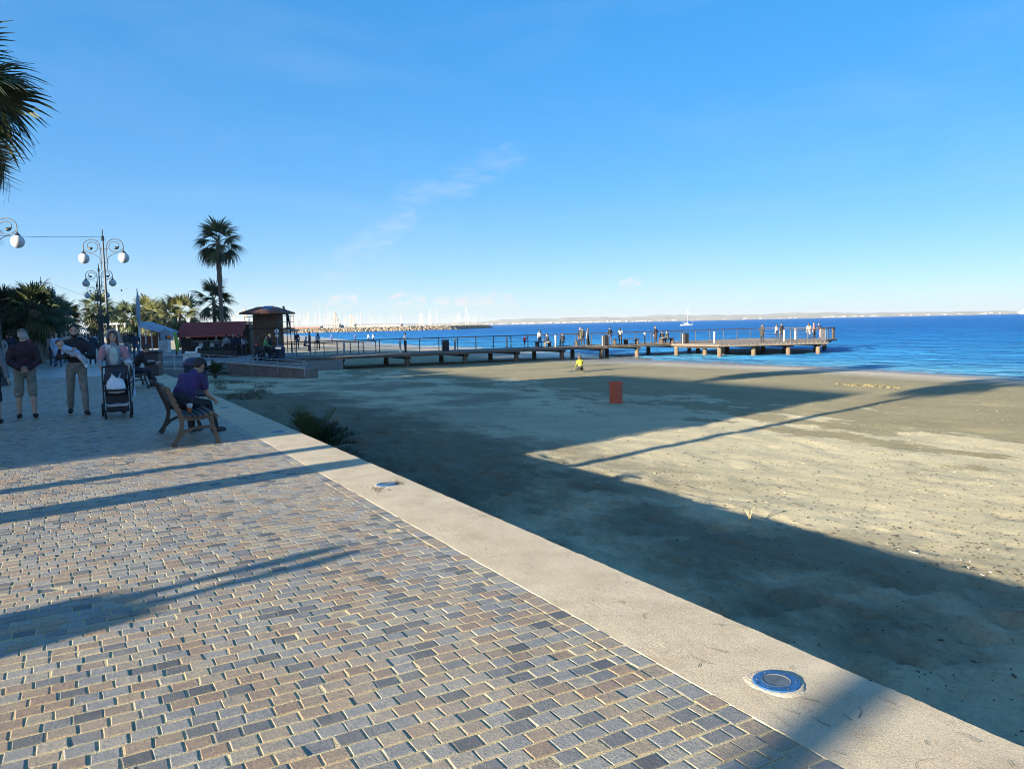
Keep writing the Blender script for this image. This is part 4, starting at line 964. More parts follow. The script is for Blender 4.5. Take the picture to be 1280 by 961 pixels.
# red octagonal bin on the sand
q = PS(770, 503); t = thing('beach_bin', 'red octagonal litter bin standing alone on the shaded sand', 'litter bin', q)
RB = M('bin_red', (.56, .10, .045), .55, .1, 3)
MB().lathe([(.215, -.04), (.215, .64), (.19, .64), (.19, .5)], n=8).build('body', RB, t); MB().lathe([(.24, .63), (.24, .69), (.20, .69), (.20, .63)], n=8).build('rim', RB, t); MB().lathe([(.25, -.05), (.245, .03)], n=8).build('base', RB, t)
# ------------------------------------------------------------------ left background: awnings, flag mast, pavilion
aw = thing('canvas_awning', 'long pale blue sloping canvas awning on white poles at the left', 'awning', (0, 0, 0)); d_ = 60.0
BLU = M('canvas_blue', (.30, .36, .44), .8, .08, .6)
e0, e1, e2, e3 = PD(172.5, 402, d_+2), PD(205, 413.5, d_-2), PD(205, 417, d_-2.2), PD(172.5, 408.5, d_+1)
bk = _f*np.array([1, 1, 0])*2.4
cv = MB(); vv = [e0, e1, e2, e3]; cv.add([*vv, *[v+bk for v in vv]], [(0, 1, 2, 3), (4, 7, 6, 5), (0, 4, 5, 1), (1, 5, 6, 2), (2, 6, 7, 3), (3, 7, 4, 0)]); cv.build('canvas', BLU, aw)
for px in (174, 181.5, 189, 197.5):
    p = PD(px, 410, d_); MB().cyl((p[0], p[1], -.1), (p[0], p[1], p[2]+.1), .045).build('pole', M('white_paint'), aw)
MB().box((*PD(190, 416, d_+1.5)[:2], .8), (2.2, .1, 1.0), rotz(-YAW)).build('back_panel', M('panel_rust', (.25, .09, .05), .8), aw)
p = PD(209, 425.5, 50); gh = thing('sign_hut', 'little white gabled sign hut on a stone block with an orange ball at its side', 'sign hut', p, -YAW); g_ = 50/F_PX
MB().prism([(-6*g_, 0), (6*g_, 0), (6*g_, 11*g_), (0, 15.5*g_), (-6*g_, 11*g_)], -.25, .25, axis=1).build('body', BLU, gh); MB().box((1.2*g_, -.26, 4*g_), (2*g_, .02, 4*g_)).build('opening', M('sign_dark'), gh)
p = PD(211.8, 421.5, 49.3); tag(MB().ell(p, .14).build('orange_ball', M('orange_plastic', (.85, .22, .03), .45), smooth=180), 'bright orange round float hanging beside the white sign hut', 'float')
p = PD(222, 441, 56); sb = MB(); sb.tube([p+np.array([0, 0, 0]), p+np.array([0, 0, .35])+CAM_R*.02, p+np.array([0, 0, .9])-CAM_R*.02, p+np.array([0, 0, 1.4])-CAM_R*.14, p+np.array([0, 0, 1.62])-CAM_R*.24], [.03, .12, .15, .10, .015], 8)
tag(sb.build('surfboard', M('board_green', (.22, .42, .06), .35), smooth=60), 'upright lime green surfboard leaning left of the kiosk', 'surfboard')
p = PD(174.8, 424, 52); fm = thing('flag_mast', 'tall white mast with a furled pale flag between the promenade palms', 'flag mast', (p[0], p[1], 0)); hh = PD(174.8, 361, 52)[2]
MB().tube([(0, 0, -.2), (0, 0, hh*.6), (0, 0, hh)], [.07, .06, .03], 8).build('pole', M('white_paint'), fm); MB().tube([(.02, 0, hh*.42), (-.03, 0, hh*.6), (.0, 0, hh*.78), (.02, 0, hh*.95)], [.05, .16, .13, .04], 7).build('furled_flag', BLU, fm)
pv = thing('pavilion', 'low pale roofed pavilion at the far end of the promenade', 'pavilion', (*PD(148, 421, 95)[:2], 0), -YAW); p_ = 95/F_PX
MB().box((0, 0, PD(148, 405, 95)[2]), (36*p_, 3, .22), ch=.05).build('roof', M('pale_roof', (.55, .57, .6), .7), pv)
for px in (-15, -5, 5, 15): MB().box((px*p_, -1.2, PD(148, 405, 95)[2]/2), (.14, .14, PD(148, 405, 95)[2])).build('post', M('white_paint'), pv)
MB().box((0, 1.0, 1.0), (30*p_, .1, 1.6)).build('back_wall', M('pale_wall', (.6, .58, .55), .9), pv)
for (px, py, lb) in ((10, 408, 'white market parasol at the left edge behind the walkers'), (112, 409, 'pale market parasol far down the promenade')):
    p = PD(px, py, 55 if px < 50 else 100); t = thing('market_parasol', lb, 'parasol', (p[0], p[1], 0)); MB().cyl((0, 0, 0), (0, 0, p[2]), .04).build('pole', M('white_paint'), t); MB().lathe([(1.3, p[2]-.25), (.7, p[2]-.05), (.03, p[2]+.22)], n=8).build('canopy', M('canvas_white', (.7, .7, .68), .8), t)

# ------------------------------------------------------------------ street lamps
POLE = M('lamp_iron', (.040, .046, .058), .5, .12, 6, .3); GLOBE = NT('lamp_globe'); GLOBE.set(Base_Color=(.56, .55, .54), Roughness=.25); GLOBE.b.inputs['Subsurface Weight'].default_value = .15; GLOBE.b.inputs['Subsurface Radius'].default_value = (.1, .1, .1); GLOBE = GLOBE.m
def spiral_arm(sx):
    """an S-scrolled bracket: out of the side rod, over a big loop, down to the globe, and a volute inside"""
    a = MB(); pts = [(sx*.13, 0, 3.62)]
    c = np.array([.52, 4.50]); r = .34
    pts += [(sx*.13, 0, 4.0), (sx*.14, 0, 4.40)]
    for t_ in np.linspace(math.pi*.94, 0, 13): pts.append((sx*(c[0]-.0+(r+.02)*math.cos(t_)), 0, c[1]+(r-.03)*math.sin(t_)))
    pts += [(sx*.885, 0, 4.35), (sx*.885, 0, 4.16)]
    a.tube(pts, .021, 6); sc = MB(); pp = []
    for t_ in np.linspace(0, 1, 34):
        an = .1-t_*math.pi*2.6; rr_ = .325*(1-t_)**.62+.045; pp.append((sx*(.53+rr_*math.cos(an)), 0, 4.46+rr_*.92*math.sin(an)))
    sc.tube(pp, [.018]*27+[.03, .05, .07, .08, .085, .08, .05], 6)
    lo = MB(); lo.tube([(sx*.80, 0, 4.27), (sx*.6, 0, 4.13), (sx*.38, 0, 4.04), (sx*.2, 0, 3.9), (sx*.145, 0, 3.72)], .013, 5)
    for q in (a, sc, lo): q.v = [(x*.87, y, 5.31-(4.81-z)*.787) for x, y, z in q.v]
    return a, sc, lo
def street_lamp(label, loc, rz_):
    t = thing('street_lamp', label, 'street lamp', loc, rz_, 'twin globe street lamps on the promenade')
    pb = MB().lathe([(.21, 0), (.21, .12), (.17, .16), (.16, .60), (.19, .64), (.12, .74), (.075, .9), (.058, 1.3), (.050, 2.6), (.065, 2.63), (.046, 2.68), (.036, 4.6), (.032, 5.25)], n=12)
    pb.build('pole', POLE, t, smooth=40); MB().lathe([(.032, 5.24), (.075, 5.29), (.04, 5.33), (.07, 5.39), (.026, 5.45), (.015, 5.56), (.026, 5.58), (.007, 5.73)], n=10).build('finial', POLE, t, smooth=40)
    for z in (4.40, 4.92): MB().cyl((-.17, 0, z), (.17, 0, z), .017, n=6).build('cross_rod', POLE, t)
    for sx in (-1, 1):
        a, sc_, lo = spiral_arm(sx); ao = a.build('arm', POLE, t, smooth=60); sc_.build('scroll', POLE, ao, smooth=60); lo.build('brace', POLE, ao)
        MB().cyl((sx*.113, 0, 4.10), (sx*.113, 0, 4.45), .018, n=6).build('side_rod', POLE, t)
        MB().lathe([(.02, 4.87), (.045, 4.82), (.09, 4.78), (.10, 4.74)], (sx*.77, 0, 0), 12).build('globe_cap', POLE, t, smooth=50)
        MB().ell((sx*.77, 0, 4.57), (.205, .205, .205), None, 20, 14).build('globe', GLOBE, t, smooth=180)
    return t
def base_of(pxt, pyt, H):
    v = ray(pxt, pyt); k = (H-CAM_H)/v[2]; q = CAM_C+v*k; return q
lq = base_of(127.5, 286, 5.72); lampA = street_lamp('nearer of the two twin globe lamps standing in line right of the walking man', (lq[0], lq[1], 0), -YAW+.05)
lq2 = base_of(122.8, 329.5, 5.72); dup(lampA, (lq2[0], lq2[1], 0), None, 'farther twin globe lamp seen just left of the nearer lamp pole')
lc = PD(-9, 306, 24.4); dup(lampA, (lc[0], lc[1], 0), None, 'twin globe lamp at the left picture edge with only its right globe showing')
lq3 = base_of(50.6, 346, 5.72); dup(lampA, (lq3[0], lq3[1], 0), None, 'twin globe lamp hidden behind the dark palms with its finial above them')
lq4 = lq2+(lq2-lq)*1.0; dup(lampA, (lq4[0], lq4[1], 0), None, 'third and smallest twin globe lamp down the promenade')
q = upsun(P(0, 587), -13); dup(lampA, (q[0], q[1], 0), .4, 'unseen twin globe lamp added past the left edge for its shadow')  # unseen lamp added for the soft shadow band it casts
def cable(a, b, sag, label):
    pts = [np.array(a)+(np.array(b)-np.array(a))*k/16-np.array([0, 0, sag*4*(k/16)*(1-k/16)]) for k in range(17)]
    tag(MB().tube(pts, .007, 4).build('overhead_cable', M('cable_grey', (.22, .24, .27), .6)), label, 'cable')
cable((lc[0], lc[1], 4.78), (lq[0], lq[1], 5.42), .04, 'thin cable strung between the two nearer lamps')
cable((lq2[0], lq2[1], 3.6), PD(88, 379, 48), .35, 'thin cable sagging from the farther lamp to the palms')
cable(PD(68, 355.5, 52), (lq2[0], lq2[1], 3.55), .05, 'thin straight cable between the far lamp and the palm row')

# ------------------------------------------------------------------ ground lights in the kerb
BLUR = M('light_ring', (.035, .115, .27), .38, .3, 22, .3); GLS = NT('light_glass'); GLS.set(Base_Color=(.13, .27, .33), Roughness=.18); GLS = GLS.m
def ground_light():
    t = thing('ground_light', 'g', 'ground light'); t.scale = (.68, .68, .9); MB().lathe([(.152, -.05), (.152, .004), (.146, .010), (.095, .012), (.089, .006)], n=40).build('ring', BLUR, t, smooth=35)
    MB().lathe([(.094, .000), (.094, .012), (.090, .0135), (.086, .010)], n=40).build('inner_ring', M('steel_ring', (.16, .17, .17), .45, .2, 9, .5), t, smooth=35)
    MB().lathe([(.087, 0), (.087, .007), (.05, .009), (.005, .010)], n=32).build('lens', GLS, t, smooth=60)
    for k in range(6): a = k*math.pi/3+.3; MB().lathe([(.005, .008), (.005, .0130), (.002, .0135)], (.122*math.cos(a), .122*math.sin(a), 0), 8).build('screw', M('steel_ring'), t)
    mo = MB(); rr = random.Random(4); pr_ = []
    n = 48
    for j in range(n):
        a = 2*math.pi*j/n; w = .035+.02*math.sin(3*a+1)+.012*rr.random(); pr_.append((a, w))
    v = []
    for a, w in pr_:
        for r_, z in ((.150, .004), (.158, .0035), (.158+w*.7, .003), (.158+w, -.002)): v.append((r_*math.cos(a), r_*math.sin(a), z+rr.uniform(-.001, .001)))
    mo.add(v, [(j*4+k, ((j+1) % n)*4+k, ((j+1) % n)*4+k+1, j*4+k+1) for j in range(n) for k in range(3)]); mo.build('mortar_collar', M('collar_mortar', (.50, .42, .31), .95, .15, 20, bump=.5), t, smooth=60)
    return t
g0 = None
for px, py, lb in ((970.5, 850, 'nearest round blue ground light set in the kerb, in full sun'), (483, 604.5, 'second round ground light in the kerb with weeds at its rim'), (348, 539, 'third ground light in the kerb just inside the shade'), (281, 509, 'fourth ground light in the kerb beside the seated man'), (206, 472.5, 'farthest ground light in the kerb near the white railing')):
    q = P(px, py, .01)
    if g0 is None: g0 = ground_light(); g0.location = (q[0], q[1], 0); g0['label'] = lb; g0['group'] = 'ground lights set in the kerb'
    else: dup(g0, (q[0], q[1], 0), .7*px, lb)
wd = MB(); q = P(497, 604, 0); Rw = random.Random(6)
for i in range(90):
    a = Rw.uniform(0, 6.3); r_ = Rw.random()**1.5*.16; p = np.array([q[0]+math.cos(a)*r_*.6, q[1]+math.sin(a)*r_, 0]); h = Rw.uniform(.006, .028); d = np.array([Rw.gauss(0, .02), Rw.gauss(0, .02), h]); wd.add([p-np.array([.003, 0, 0]), p+np.array([.003, .002, 0]), p+d], [(0, 1, 2)])
q = P(474, 611, 0)
for i in range(70):
    p = np.array([q[0]+Rw.gauss(0, .05), q[1]+Rw.gauss(0, .09), .002]); wd.box(p, (Rw.uniform(.004, .012), Rw.uniform(.004, .014), .006), rotz(Rw.uniform(0, 3)))
tag(wd.build('kerb_weeds', M('weed_brown', (.12, .09, .045), .9)), kind='stuff')

# ------------------------------------------------------------------ cast iron bench
IRON = M('bench_iron', (.045, .044, .041), .5, .14, 7, .25, bump=.25, bscale=40); WOOD = M('bench_wood', (.030, .025, .021), .55, .3, 7)
def bench_frame():
    """side frame in the x (depth, front +x) / z plane"""
    f = MB(); th = .055
    def ribbon(pts, ws):
        v = []; n = len(pts)
        for i, p in enumerate(pts):
            d = np.array(pts[min(i+1, n-1)])-np.array(pts[max(i-1, 0)]); d = d/np.linalg.norm(d); nn = np.array([-d[1], d[0]])*ws[i]/2
            for s_ in (-1, 1):
                for yy in (-th/2, th/2): v.append((p[0]+nn[0]*s_, yy, p[1]+nn[1]*s_))
        fc = []
        for i in range(n-1):
            a = i*4; b = a+4; fc += [(a, b, b+1, a+1), (a+2, a+3, b+3, b+2), (a, a+2, b+2, b), (a+1, b+1, b+3, a+3)]
        fc += [(0, 1, 3, 2), ((n-1)*4, (n-1)*4+2, (n-1)*4+3, (n-1)*4+1)]; f.add(v, fc)
    ribbon([(-.10, 0), (-.045, .10), (.01, .22), (.03, .33), (.015, .43), (-.025, .53), (-.075, .65), (-.115, .75), (-.15, .82), (-.185, .845), (-.215, .83)], [.085, .06, .055, .055, .065, .06, .055, .052, .05, .045, .035])
    ribbon([(.015, .40), (.10, .385), (.22, .375), (.33, .385), (.42, .41), (.47, .425), (.495, .40), (.49, .37)], [.05, .045, .04, .04, .042, .045, .04, .03])
    ribbon([(.505, 0), (.485, .1), (.455, .2), (.43, .30), (.42, .39)], [.075, .055, .05, .05, .055])
    ribbon([(-.02, .12), (.06, .20), (.17, .245), (.29, .255), (.38, .25), (.455, .235)], [.05, .042, .04, .04, .042, .05])
    return f
def bench(label, loc, L, group='cast iron promenade benches'):
    t = thing('park_bench', label, 'bench', loc, 0, group); fm = bench_frame().mesh('side_frame', IRON)
    for yy in (.04, L-.04): link('side_frame', fm, t, (0, yy, 0))
    for (x_, z_, an) in ((.06, .425, 5), (.135, .413, 0), (.21, .41, 0), (.285, .413, 0), (.36, .425, -10), (.43, .445, -22)):
        a = rad(an); MB().box((0, 0, 0), (.058, L+.02, .030), np.array([[math.cos(a), 0, math.sin(a)], [0, 1, 0], [-math.sin(a), 0, math.cos(a)]]), ch=.005).build('seat_slat', WOOD, t, (x_, L/2, z_))
    for (x_, z_, an) in ((.015, .515, 68), (-.02, .59, 68), (-.05, .665, 68), (-.082, .74, 67), (-.118, .81, 62)):
        a = rad(an); MB().box((0, 0, 0), (.058, L+.02, .028), np.array([[math.cos(a), 0, math.sin(a)], [0, 1, 0], [-math.sin(a), 0, math.cos(a)]]), ch=.005).build('back_slat', WOOD, t, (x_, L/2, z_))
    return t
bq = P(219, 559, 0); bf = P(262, 556.5, 0); BENCH = (bq[0]+.08, bq[1]); bench('cast iron bench with dark slats where the man in purple sits', (BENCH[0], BENCH[1], 0), 1.85)
q = P(176, 484, 0); B2 = (q[0]-.35, q[1]-.7); bench('farther cast iron bench with the bowed man in dark clothes', (B2[0], B2[1], 0), 1.85)
cp = thing('paper_cup', 'orange and white takeaway cup standing on the bench seat', 'cup', (BENCH[0]+.20, BENCH[1]+.55, .425))
MB().lathe([(.028, 0), (.040, .10), (.041, .105)], n=14).build('cup_body', M('cup_orange', (.62, .14, .05), .5), cp, smooth=50); MB().lathe([(.043, .105), (.043, .118), (.036, .13), (.004, .131)], n=14).build('cup_lid', M('cup_white', (.62, .62, .62), .4), cp, smooth=50)
MB().lathe([(.0365, .068), (.0405, .10)], n=14).build('cup_band', M('cup_white'), cp, smooth=50)
# ------------------------------------------------------------------ people
def nrm(v): v = np.asarray(v, float); return v/np.linalg.norm(v)
def rotx(a): c, s_ = math.cos(a), math.sin(a); return np.array([[1, 0, 0], [0, c, -s_], [0, s_, c]])
SKIN_T, HAIR_T, TOP_T, BOT_T, SHOE_T, EXTRA_T = range(6)
def human(h=1.74, lean=0., legs=((0, 0, .06), (0, 0, .06)), arms=None, hip=None, head=0., headyaw=0., sleeves='long', bottoms='long', hair='short', cap=False, fat=1.0, fem=False, coat=0., face=False, fingers=False, hood=False, beard=False, skirtw=0.):
    """skeleton and volumes of a figure facing +y; returns [(kind, tag, covered, ...)] primitives in metres"""
    k = h/1.74; Pm = []
    def cap_(a, b, ra, rb, tg, cov=False): Pm.append(['c', tg, cov, np.array(a)*k, np.array(b)*k, ra*k, rb*k])
    def ell_(c, r, tg, R=None, cov=False): Pm.append(['e', tg, cov, np.array(c)*k, np.array(r)*k, R])
    if arms is None: arms = (((.10, .03, -1), (.02, .25, -1)),)*2
    hz = .915
    # legs first, to find where the hips are
    feet = []; J = []
    for s_, (pt, kn, ab) in zip((-1, 1), legs):
        d1 = np.array([s_*math.sin(ab), math.sin(pt)*math.cos(ab), -math.cos(pt)*math.cos(ab)]); a2 = pt-kn
        d2 = np.array([s_*math.sin(ab)*.4, math.sin(a2), -math.cos(a2)]); d2 /= np.linalg.norm(d2)
        J.append((s_, d1, d2)); feet.append(.42*d1[2]+.41*d2[2])
    if hip is None: hz = .085-min(feet)
    else: hz = hip/k
    H = np.array([0, 0, hz]); sd = rotx(-lean) @ np.array([0, 0, 1.])
    fw = rotx(-lean) @ np.array([0, 1., 0]); RL = rotx(-lean)
    for (s_, d1, d2) in J:
        hj = H+np.array([s_*.092, 0, 0]); kj = hj+d1*.42; aj = kj+d2*.41
        lc = bottoms
        cap_(hj, kj, .088*(fat**.5), .062, BOT_T if lc != 'none' else SKIN_T, lc != 'none')
        if lc == 'long':
            cap_(kj, kj+(aj-kj)*.35, .060, .060, BOT_T, True); cap_(kj+(aj-kj)*.35, aj+np.array([0, 0, .03]), .060, .052, BOT_T, True)
        else:
            if lc == 'short': cap_(kj-d1*.10, kj+d2*.02, .080, .078, BOT_T, True)
            cap_(kj, kj+d2*.14+np.array([0, -.012, 0]), .054, .056, SKIN_T); cap_(kj+d2*.14+np.array([0, -.012, 0]), aj, .056, .036, SKIN_T)
        fdir = np.array([s_*.10, 1, 0]); pitch = min(0.5, max(-.5, 0))
        cap_(aj+np.array([0, -.035, -.035]), aj+np.array([s_*.012, .06, -.040]), .045, .046, SHOE_T, True); cap_(aj+np.array([s_*.012, .06, -.042]), aj+np.array([s_*.025, .165, -.052]), .046, .034, SHOE_T, True)
        cap_(aj, aj+np.array([0, 0, -.02]), .04, .04, SKIN_T)
    ell_(H+sd*.03, (.165*fat, .115*fat, .13), BOT_T, RL, True)
    wst = .145 if not fem else .125
    ell_(H+sd*.20+fw*.01*fat, (wst*fat, .105*fat**1.3, .16), TOP_T, RL, True)
    ell_(H+sd*.36, (.172*fat**.5 if not fem else .155, .112*fat**.5, .17), TOP_T, RL, True)
    if fem: ell_(H+sd*.36+fw*.055, (.13, .075, .085), TOP_T, RL, True)
    if coat: cap_(H+sd*.16, H-np.array([0, 0, coat]), .165, .175, TOP_T, True)
    if skirtw: cap_(H+sd*.02, H-np.array([0, 0, .5]), .16, .16+skirtw, BOT_T, True)
    sh = H+sd*.475; nk = H+sd*.555
    cap_(sh+np.array([-.155, 0, 0]), sh+np.array([.155, 0, 0]), .062, .062, TOP_T, True)
    cap_(sh+sd*.02, nk, .085, .058, TOP_T, True); cap_(nk-sd*.03, nk+sd*.07+fw*.012, .055, .052, SKIN_T)
    # head on the neck
    RH = rotz(headyaw) @ rotx(-(lean*.5+head)); up = RH @ np.array([0, 0, 1.]); fv = RH @ np.array([0, 1., 0]); rt = RH @ np.array([1., 0, 0])
    hc = nk+sd*.03+up*.125+fv*.02
    ell_(hc+up*.022-fv*.008, (.073, .093, .098), SKIN_T, RH); ell_(hc-up*.055+fv*.022, (.056, .066, .065), SKIN_T, RH)
    if face:
        cap_(hc+fv*.092+up*.018, hc+fv*.106-up*.022, .009, .014, SKIN_T)
        for s_ in (-1, 1):
            ell_(hc+rt*s_*.074-fv*.006, (.012, .022, .032), SKIN_T, RH); ell_(hc+rt*s_*.031+fv*.079+up*.014, (.011, .008, .0065), 6, RH, True)
            ell_(hc+rt*s_*.031+fv*.083+up*.034, (.017, .006, .0035), 6, RH, True)
        ell_(hc+fv*.084-up*.058, (.023, .010, .007), EXTRA_T if False else SKIN_T, RH)
    if beard: ell_(hc-up*.075+fv*.036, (.058, .056, .045), HAIR_T, RH, True)
    if hair == 'short': ell_(hc+up*.044-fv*.022, (.082, .092, .088), HAIR_T, RH, True); ell_(hc-fv*.05+up*.0, (.074, .055, .075), HAIR_T, RH, True)
    elif hair == 'long':
        ell_(hc+up*.040-fv*.022, (.086, .096, .092), HAIR_T, RH, True); cap_(hc-fv*.05, hc-fv*.075-np.array([0, 0, .22]), .082, .075, HAIR_T, True)
        for s_ in (-1, 1): cap_(hc+rt*s_*.07+up*.02, hc+rt*s_*.085-np.array([0, 0, .17])-fv*.0, .026, .03, HAIR_T, True)
    elif hair == 'curly': ell_(hc+up*.035-fv*.02, (.13, .12, .125), HAIR_T, RH, True); ell_(hc-up*.08-fv*.05, (.13, .09, .11), HAIR_T, RH, True)
    if cap: ell_(hc+up*.062-fv*.008, (.088, .104, .070), EXTRA_T, RH, True); ell_(hc+up*.050+fv*.10, (.066, .062, .012), EXTRA_T, RH, True)
    if hood:
        for a in np.linspace(-2.2, 2.2, 15): ell_(hc+rt*.112*math.sin(a)+up*(.012+.125*math.cos(a))+fv*.005-fv*.02*abs(a)/2.2, (.022, .036, .024), EXTRA_T, RH, True)
        ell_(hc-fv*.045+up*.02, (.112, .085, .125), TOP_T, RH, True)
    # arms
    for s_, (u, f_) in zip((-1, 1), arms):
        u = nrm((s_*u[0], u[1], u[2])); f_ = nrm((s_*f_[0], f_[1], f_[2])); sj = sh+np.array([s_*.178, 0, -.012]); ej = sj+u*.285; wj = ej+f_*.245
        lo = sleeves == 'long'
        cap_(sj, sj+u*.15, .064*fat**.4, .056, TOP_T if sleeves != 'none' else SKIN_T, sleeves != 'none'); cap_(sj+u*.15, ej, .054, .047, TOP_T if sleeves != 'none' else SKIN_T, sleeves != 'none') if sleeves != 'tee' else cap_(sj+u*.10, ej, .047, .041, SKIN_T)
        if lo: cap_(ej, ej+f_*.215, .046, .040, TOP_T, True)
        cap_(ej, ej+f_*.09, .041, .042, SKIN_T); cap_(ej+f_*.09, wj, .042, .027, SKIN_T)
        pn = wj+f_*.052; x_, y_, d_ = frame(f_, (s_, 0, .3))
        ell_(pn, (.040, .018, .054), SKIN_T, np.stack([x_, y_, d_], 1))
        if fingers:
            curl = nrm(f_+y_*.0+np.array([0, 0, -.35]))
            for q, (o_, L_) in enumerate(((-.030, .060), (-.010, .072), (.010, .068), (.029, .052))):
                a = pn+x_*o_+d_*.042; b = a+d_*L_*.5; cap_(a, b, .0098, .0092, SKIN_T); cap_(b, b+nrm(d_+curl*.8)*L_*.5, .0092, .008, SKIN_T)
            a = wj+x_*(-.034*s_)+d_*.012; cap_(a, a+nrm(d_*.6-x_*s_*.7)*.045, .012, .010, SKIN_T); a = a+nrm(d_*.6-x_*s_*.7)*.045; cap_(a, a+d_*.03, .010, .008, SKIN_T)
        else: cap_(pn+d_*.02, pn+d_*.09+np.array([0, 0, -.012]), .032, .020, SKIN_T)
    return Pm
def prim_mesh(Pm, infl=0.0, shrink=1.0):
    mb = MB()
    for p in Pm:
        s_ = shrink if p[2] else 1.0
        if p[0] == 'c':
            a, b, ra, rb = p[3], p[4], p[5]*s_+infl, p[6]*s_+infl; nseg = 10
            d = b-a; L = np.linalg.norm(d)
            if L < 1e-5: mb.ell(a, ra); continue
            x, y, d = frame(d); prof = []
            for t in np.linspace(-math.pi/2, 0, 4): prof.append((ra*math.cos(t), ra*math.sin(t)))
            for t in np.linspace(0, math.pi/2, 4): prof.append((rb*math.cos(t), L+rb*math.sin(t)))
            prof = [(max(r, 1e-4), z) for r, z in prof]; t = MB().lathe(prof, n=nseg); v = np.array(t.v) @ np.stack([x, y, d], 1).T+a; mb.add(v, t.f)
        else: mb.ell(p[3], np.array(p[4])*s_+infl, p[5], 12, 8)
    return mb
def sdf_tag(Pm, C_):
    D = []
    for p in Pm:
        if p[0] == 'c':
            a, b = p[3], p[4]; ab = b-a; t = np.clip(((C_-a) @ ab)/max(ab @ ab, 1e-9), 0, 1); D.append(np.linalg.norm(C_-a-t[:, None]*ab, axis=1)-(p[5]+(p[6]-p[5])*t))
        else:
            q = C_-p[3]
            if p[5] is not None: q = q @ p[5]
            r = np.array(p[4]); D.append((np.linalg.norm(q/r, axis=1)-1)*r.min())
    return np.array([p[1] for p in Pm])[np.argmin(np.array(D), 0)]
def remesh(mb, vox, smooth=3):
    me = mb.mesh('tmp', []) if False else None
    me = bpy.data.meshes.new('tmp'); me.from_pydata(mb.v, [], mb.f); ob = bpy.data.objects.new('tmp', me); COL.objects.link(ob)
    bm = bmesh.new(); bm.from_mesh(me); bmesh.ops.recalc_face_normals(bm, faces=bm.faces); bm.to_mesh(me); bm.free()
    m = ob.modifiers.new('r', 'REMESH'); m.mode = 'VOXEL'; m.voxel_size = vox; m.use_smooth_shade = True
    if smooth: s_ = ob.modifiers.new('s', 'SMOOTH'); s_.factor = .5; s_.iterations = smooth
    dg = bpy.context.evaluated_depsgraph_get(); out = bpy.data.meshes.new_from_object(ob.evaluated_get(dg)); bpy.data.objects.remove(ob); bpy.data.meshes.remove(me); return out
def centres(me):
    c = np.empty(len(me.polygons)*3, np.float32); me.polygons.foreach_get('center', c); return c.reshape(-1, 3)
_cloth = {}
def cloth(c, rough=.85):
    key = (tuple(round(x, 3) for x in c), rough)
    if key not in _cloth:
        t = NT('cloth'); v = t.obj(); n = t.noise(v, 9, 4); c_ = t.ramp(n, [(.3, tuple(x*.75 for x in c)), (.7, tuple(min(1, x*1.2) for x in c))])
        _cloth[key] = t.set(Base_Color=c_, Roughness=rough, Normal=t.bump(t.noise(t.mapping(v, (1, 1, .6)), 14, 4), .5, .02))
    return _cloth[key]
SKIN = M('skin', (.46, .28, .20), .55, .06, 6); SKIN2 = M('skin_tan', (.36, .21, .145), .55, .06, 6)
HAIR = {'black': M('hair_black', (.018, .014, .012), .6), 'brown': M('hair_brown', (.07, .040, .022), .6), 'grey': M('hair_grey', (.35, .34, .33), .7), 'fair': M('hair_fair', (.30, .21, .11), .6)}
_lib = {}
def small_person_mesh(key, **kw):
    if key in _lib: return _lib[key]
    Pm = human(**kw); me = remesh(prim_mesh(Pm), .024, 2); tg = sdf_tag(Pm, centres(me))
    for i in range(6): me.materials.append(None)
    me.polygons.foreach_set('material_index', tg.astype(np.int32)); me.name = 'person'; _lib[key] = me; return me
def person_at(key, loc, rz, label, top, bot, hair='black', shoe=(.03, .03, .03), extra=(.1, .1, .1), group=None, scale=1., skin=None, **kw):
    me = small_person_mesh(key, **kw); o = link('person', me, None, loc, rz); o.scale = (scale,)*3
    for i, mt in enumerate((skin or SKIN, HAIR[hair], cloth(top), cloth(bot), cloth(shoe), cloth(extra))):
        o.material_slots[i].link = 'OBJECT'; o.material_slots[i].material = mt
    return tag(o, label, 'person', group)
DOWN = ((.10, .03, -1), (.02, .25, -1)); FWD = ((.12, .35, -1), (-.05, 1, .1)); POCK = ((.28, -.12, -1), (-.22, .45, -1)); RAIL = ((.2, .5, -1), (.1, 1, -.05)); BACK = ((.18, -.30, -1), (-.55, -.35, -.9))
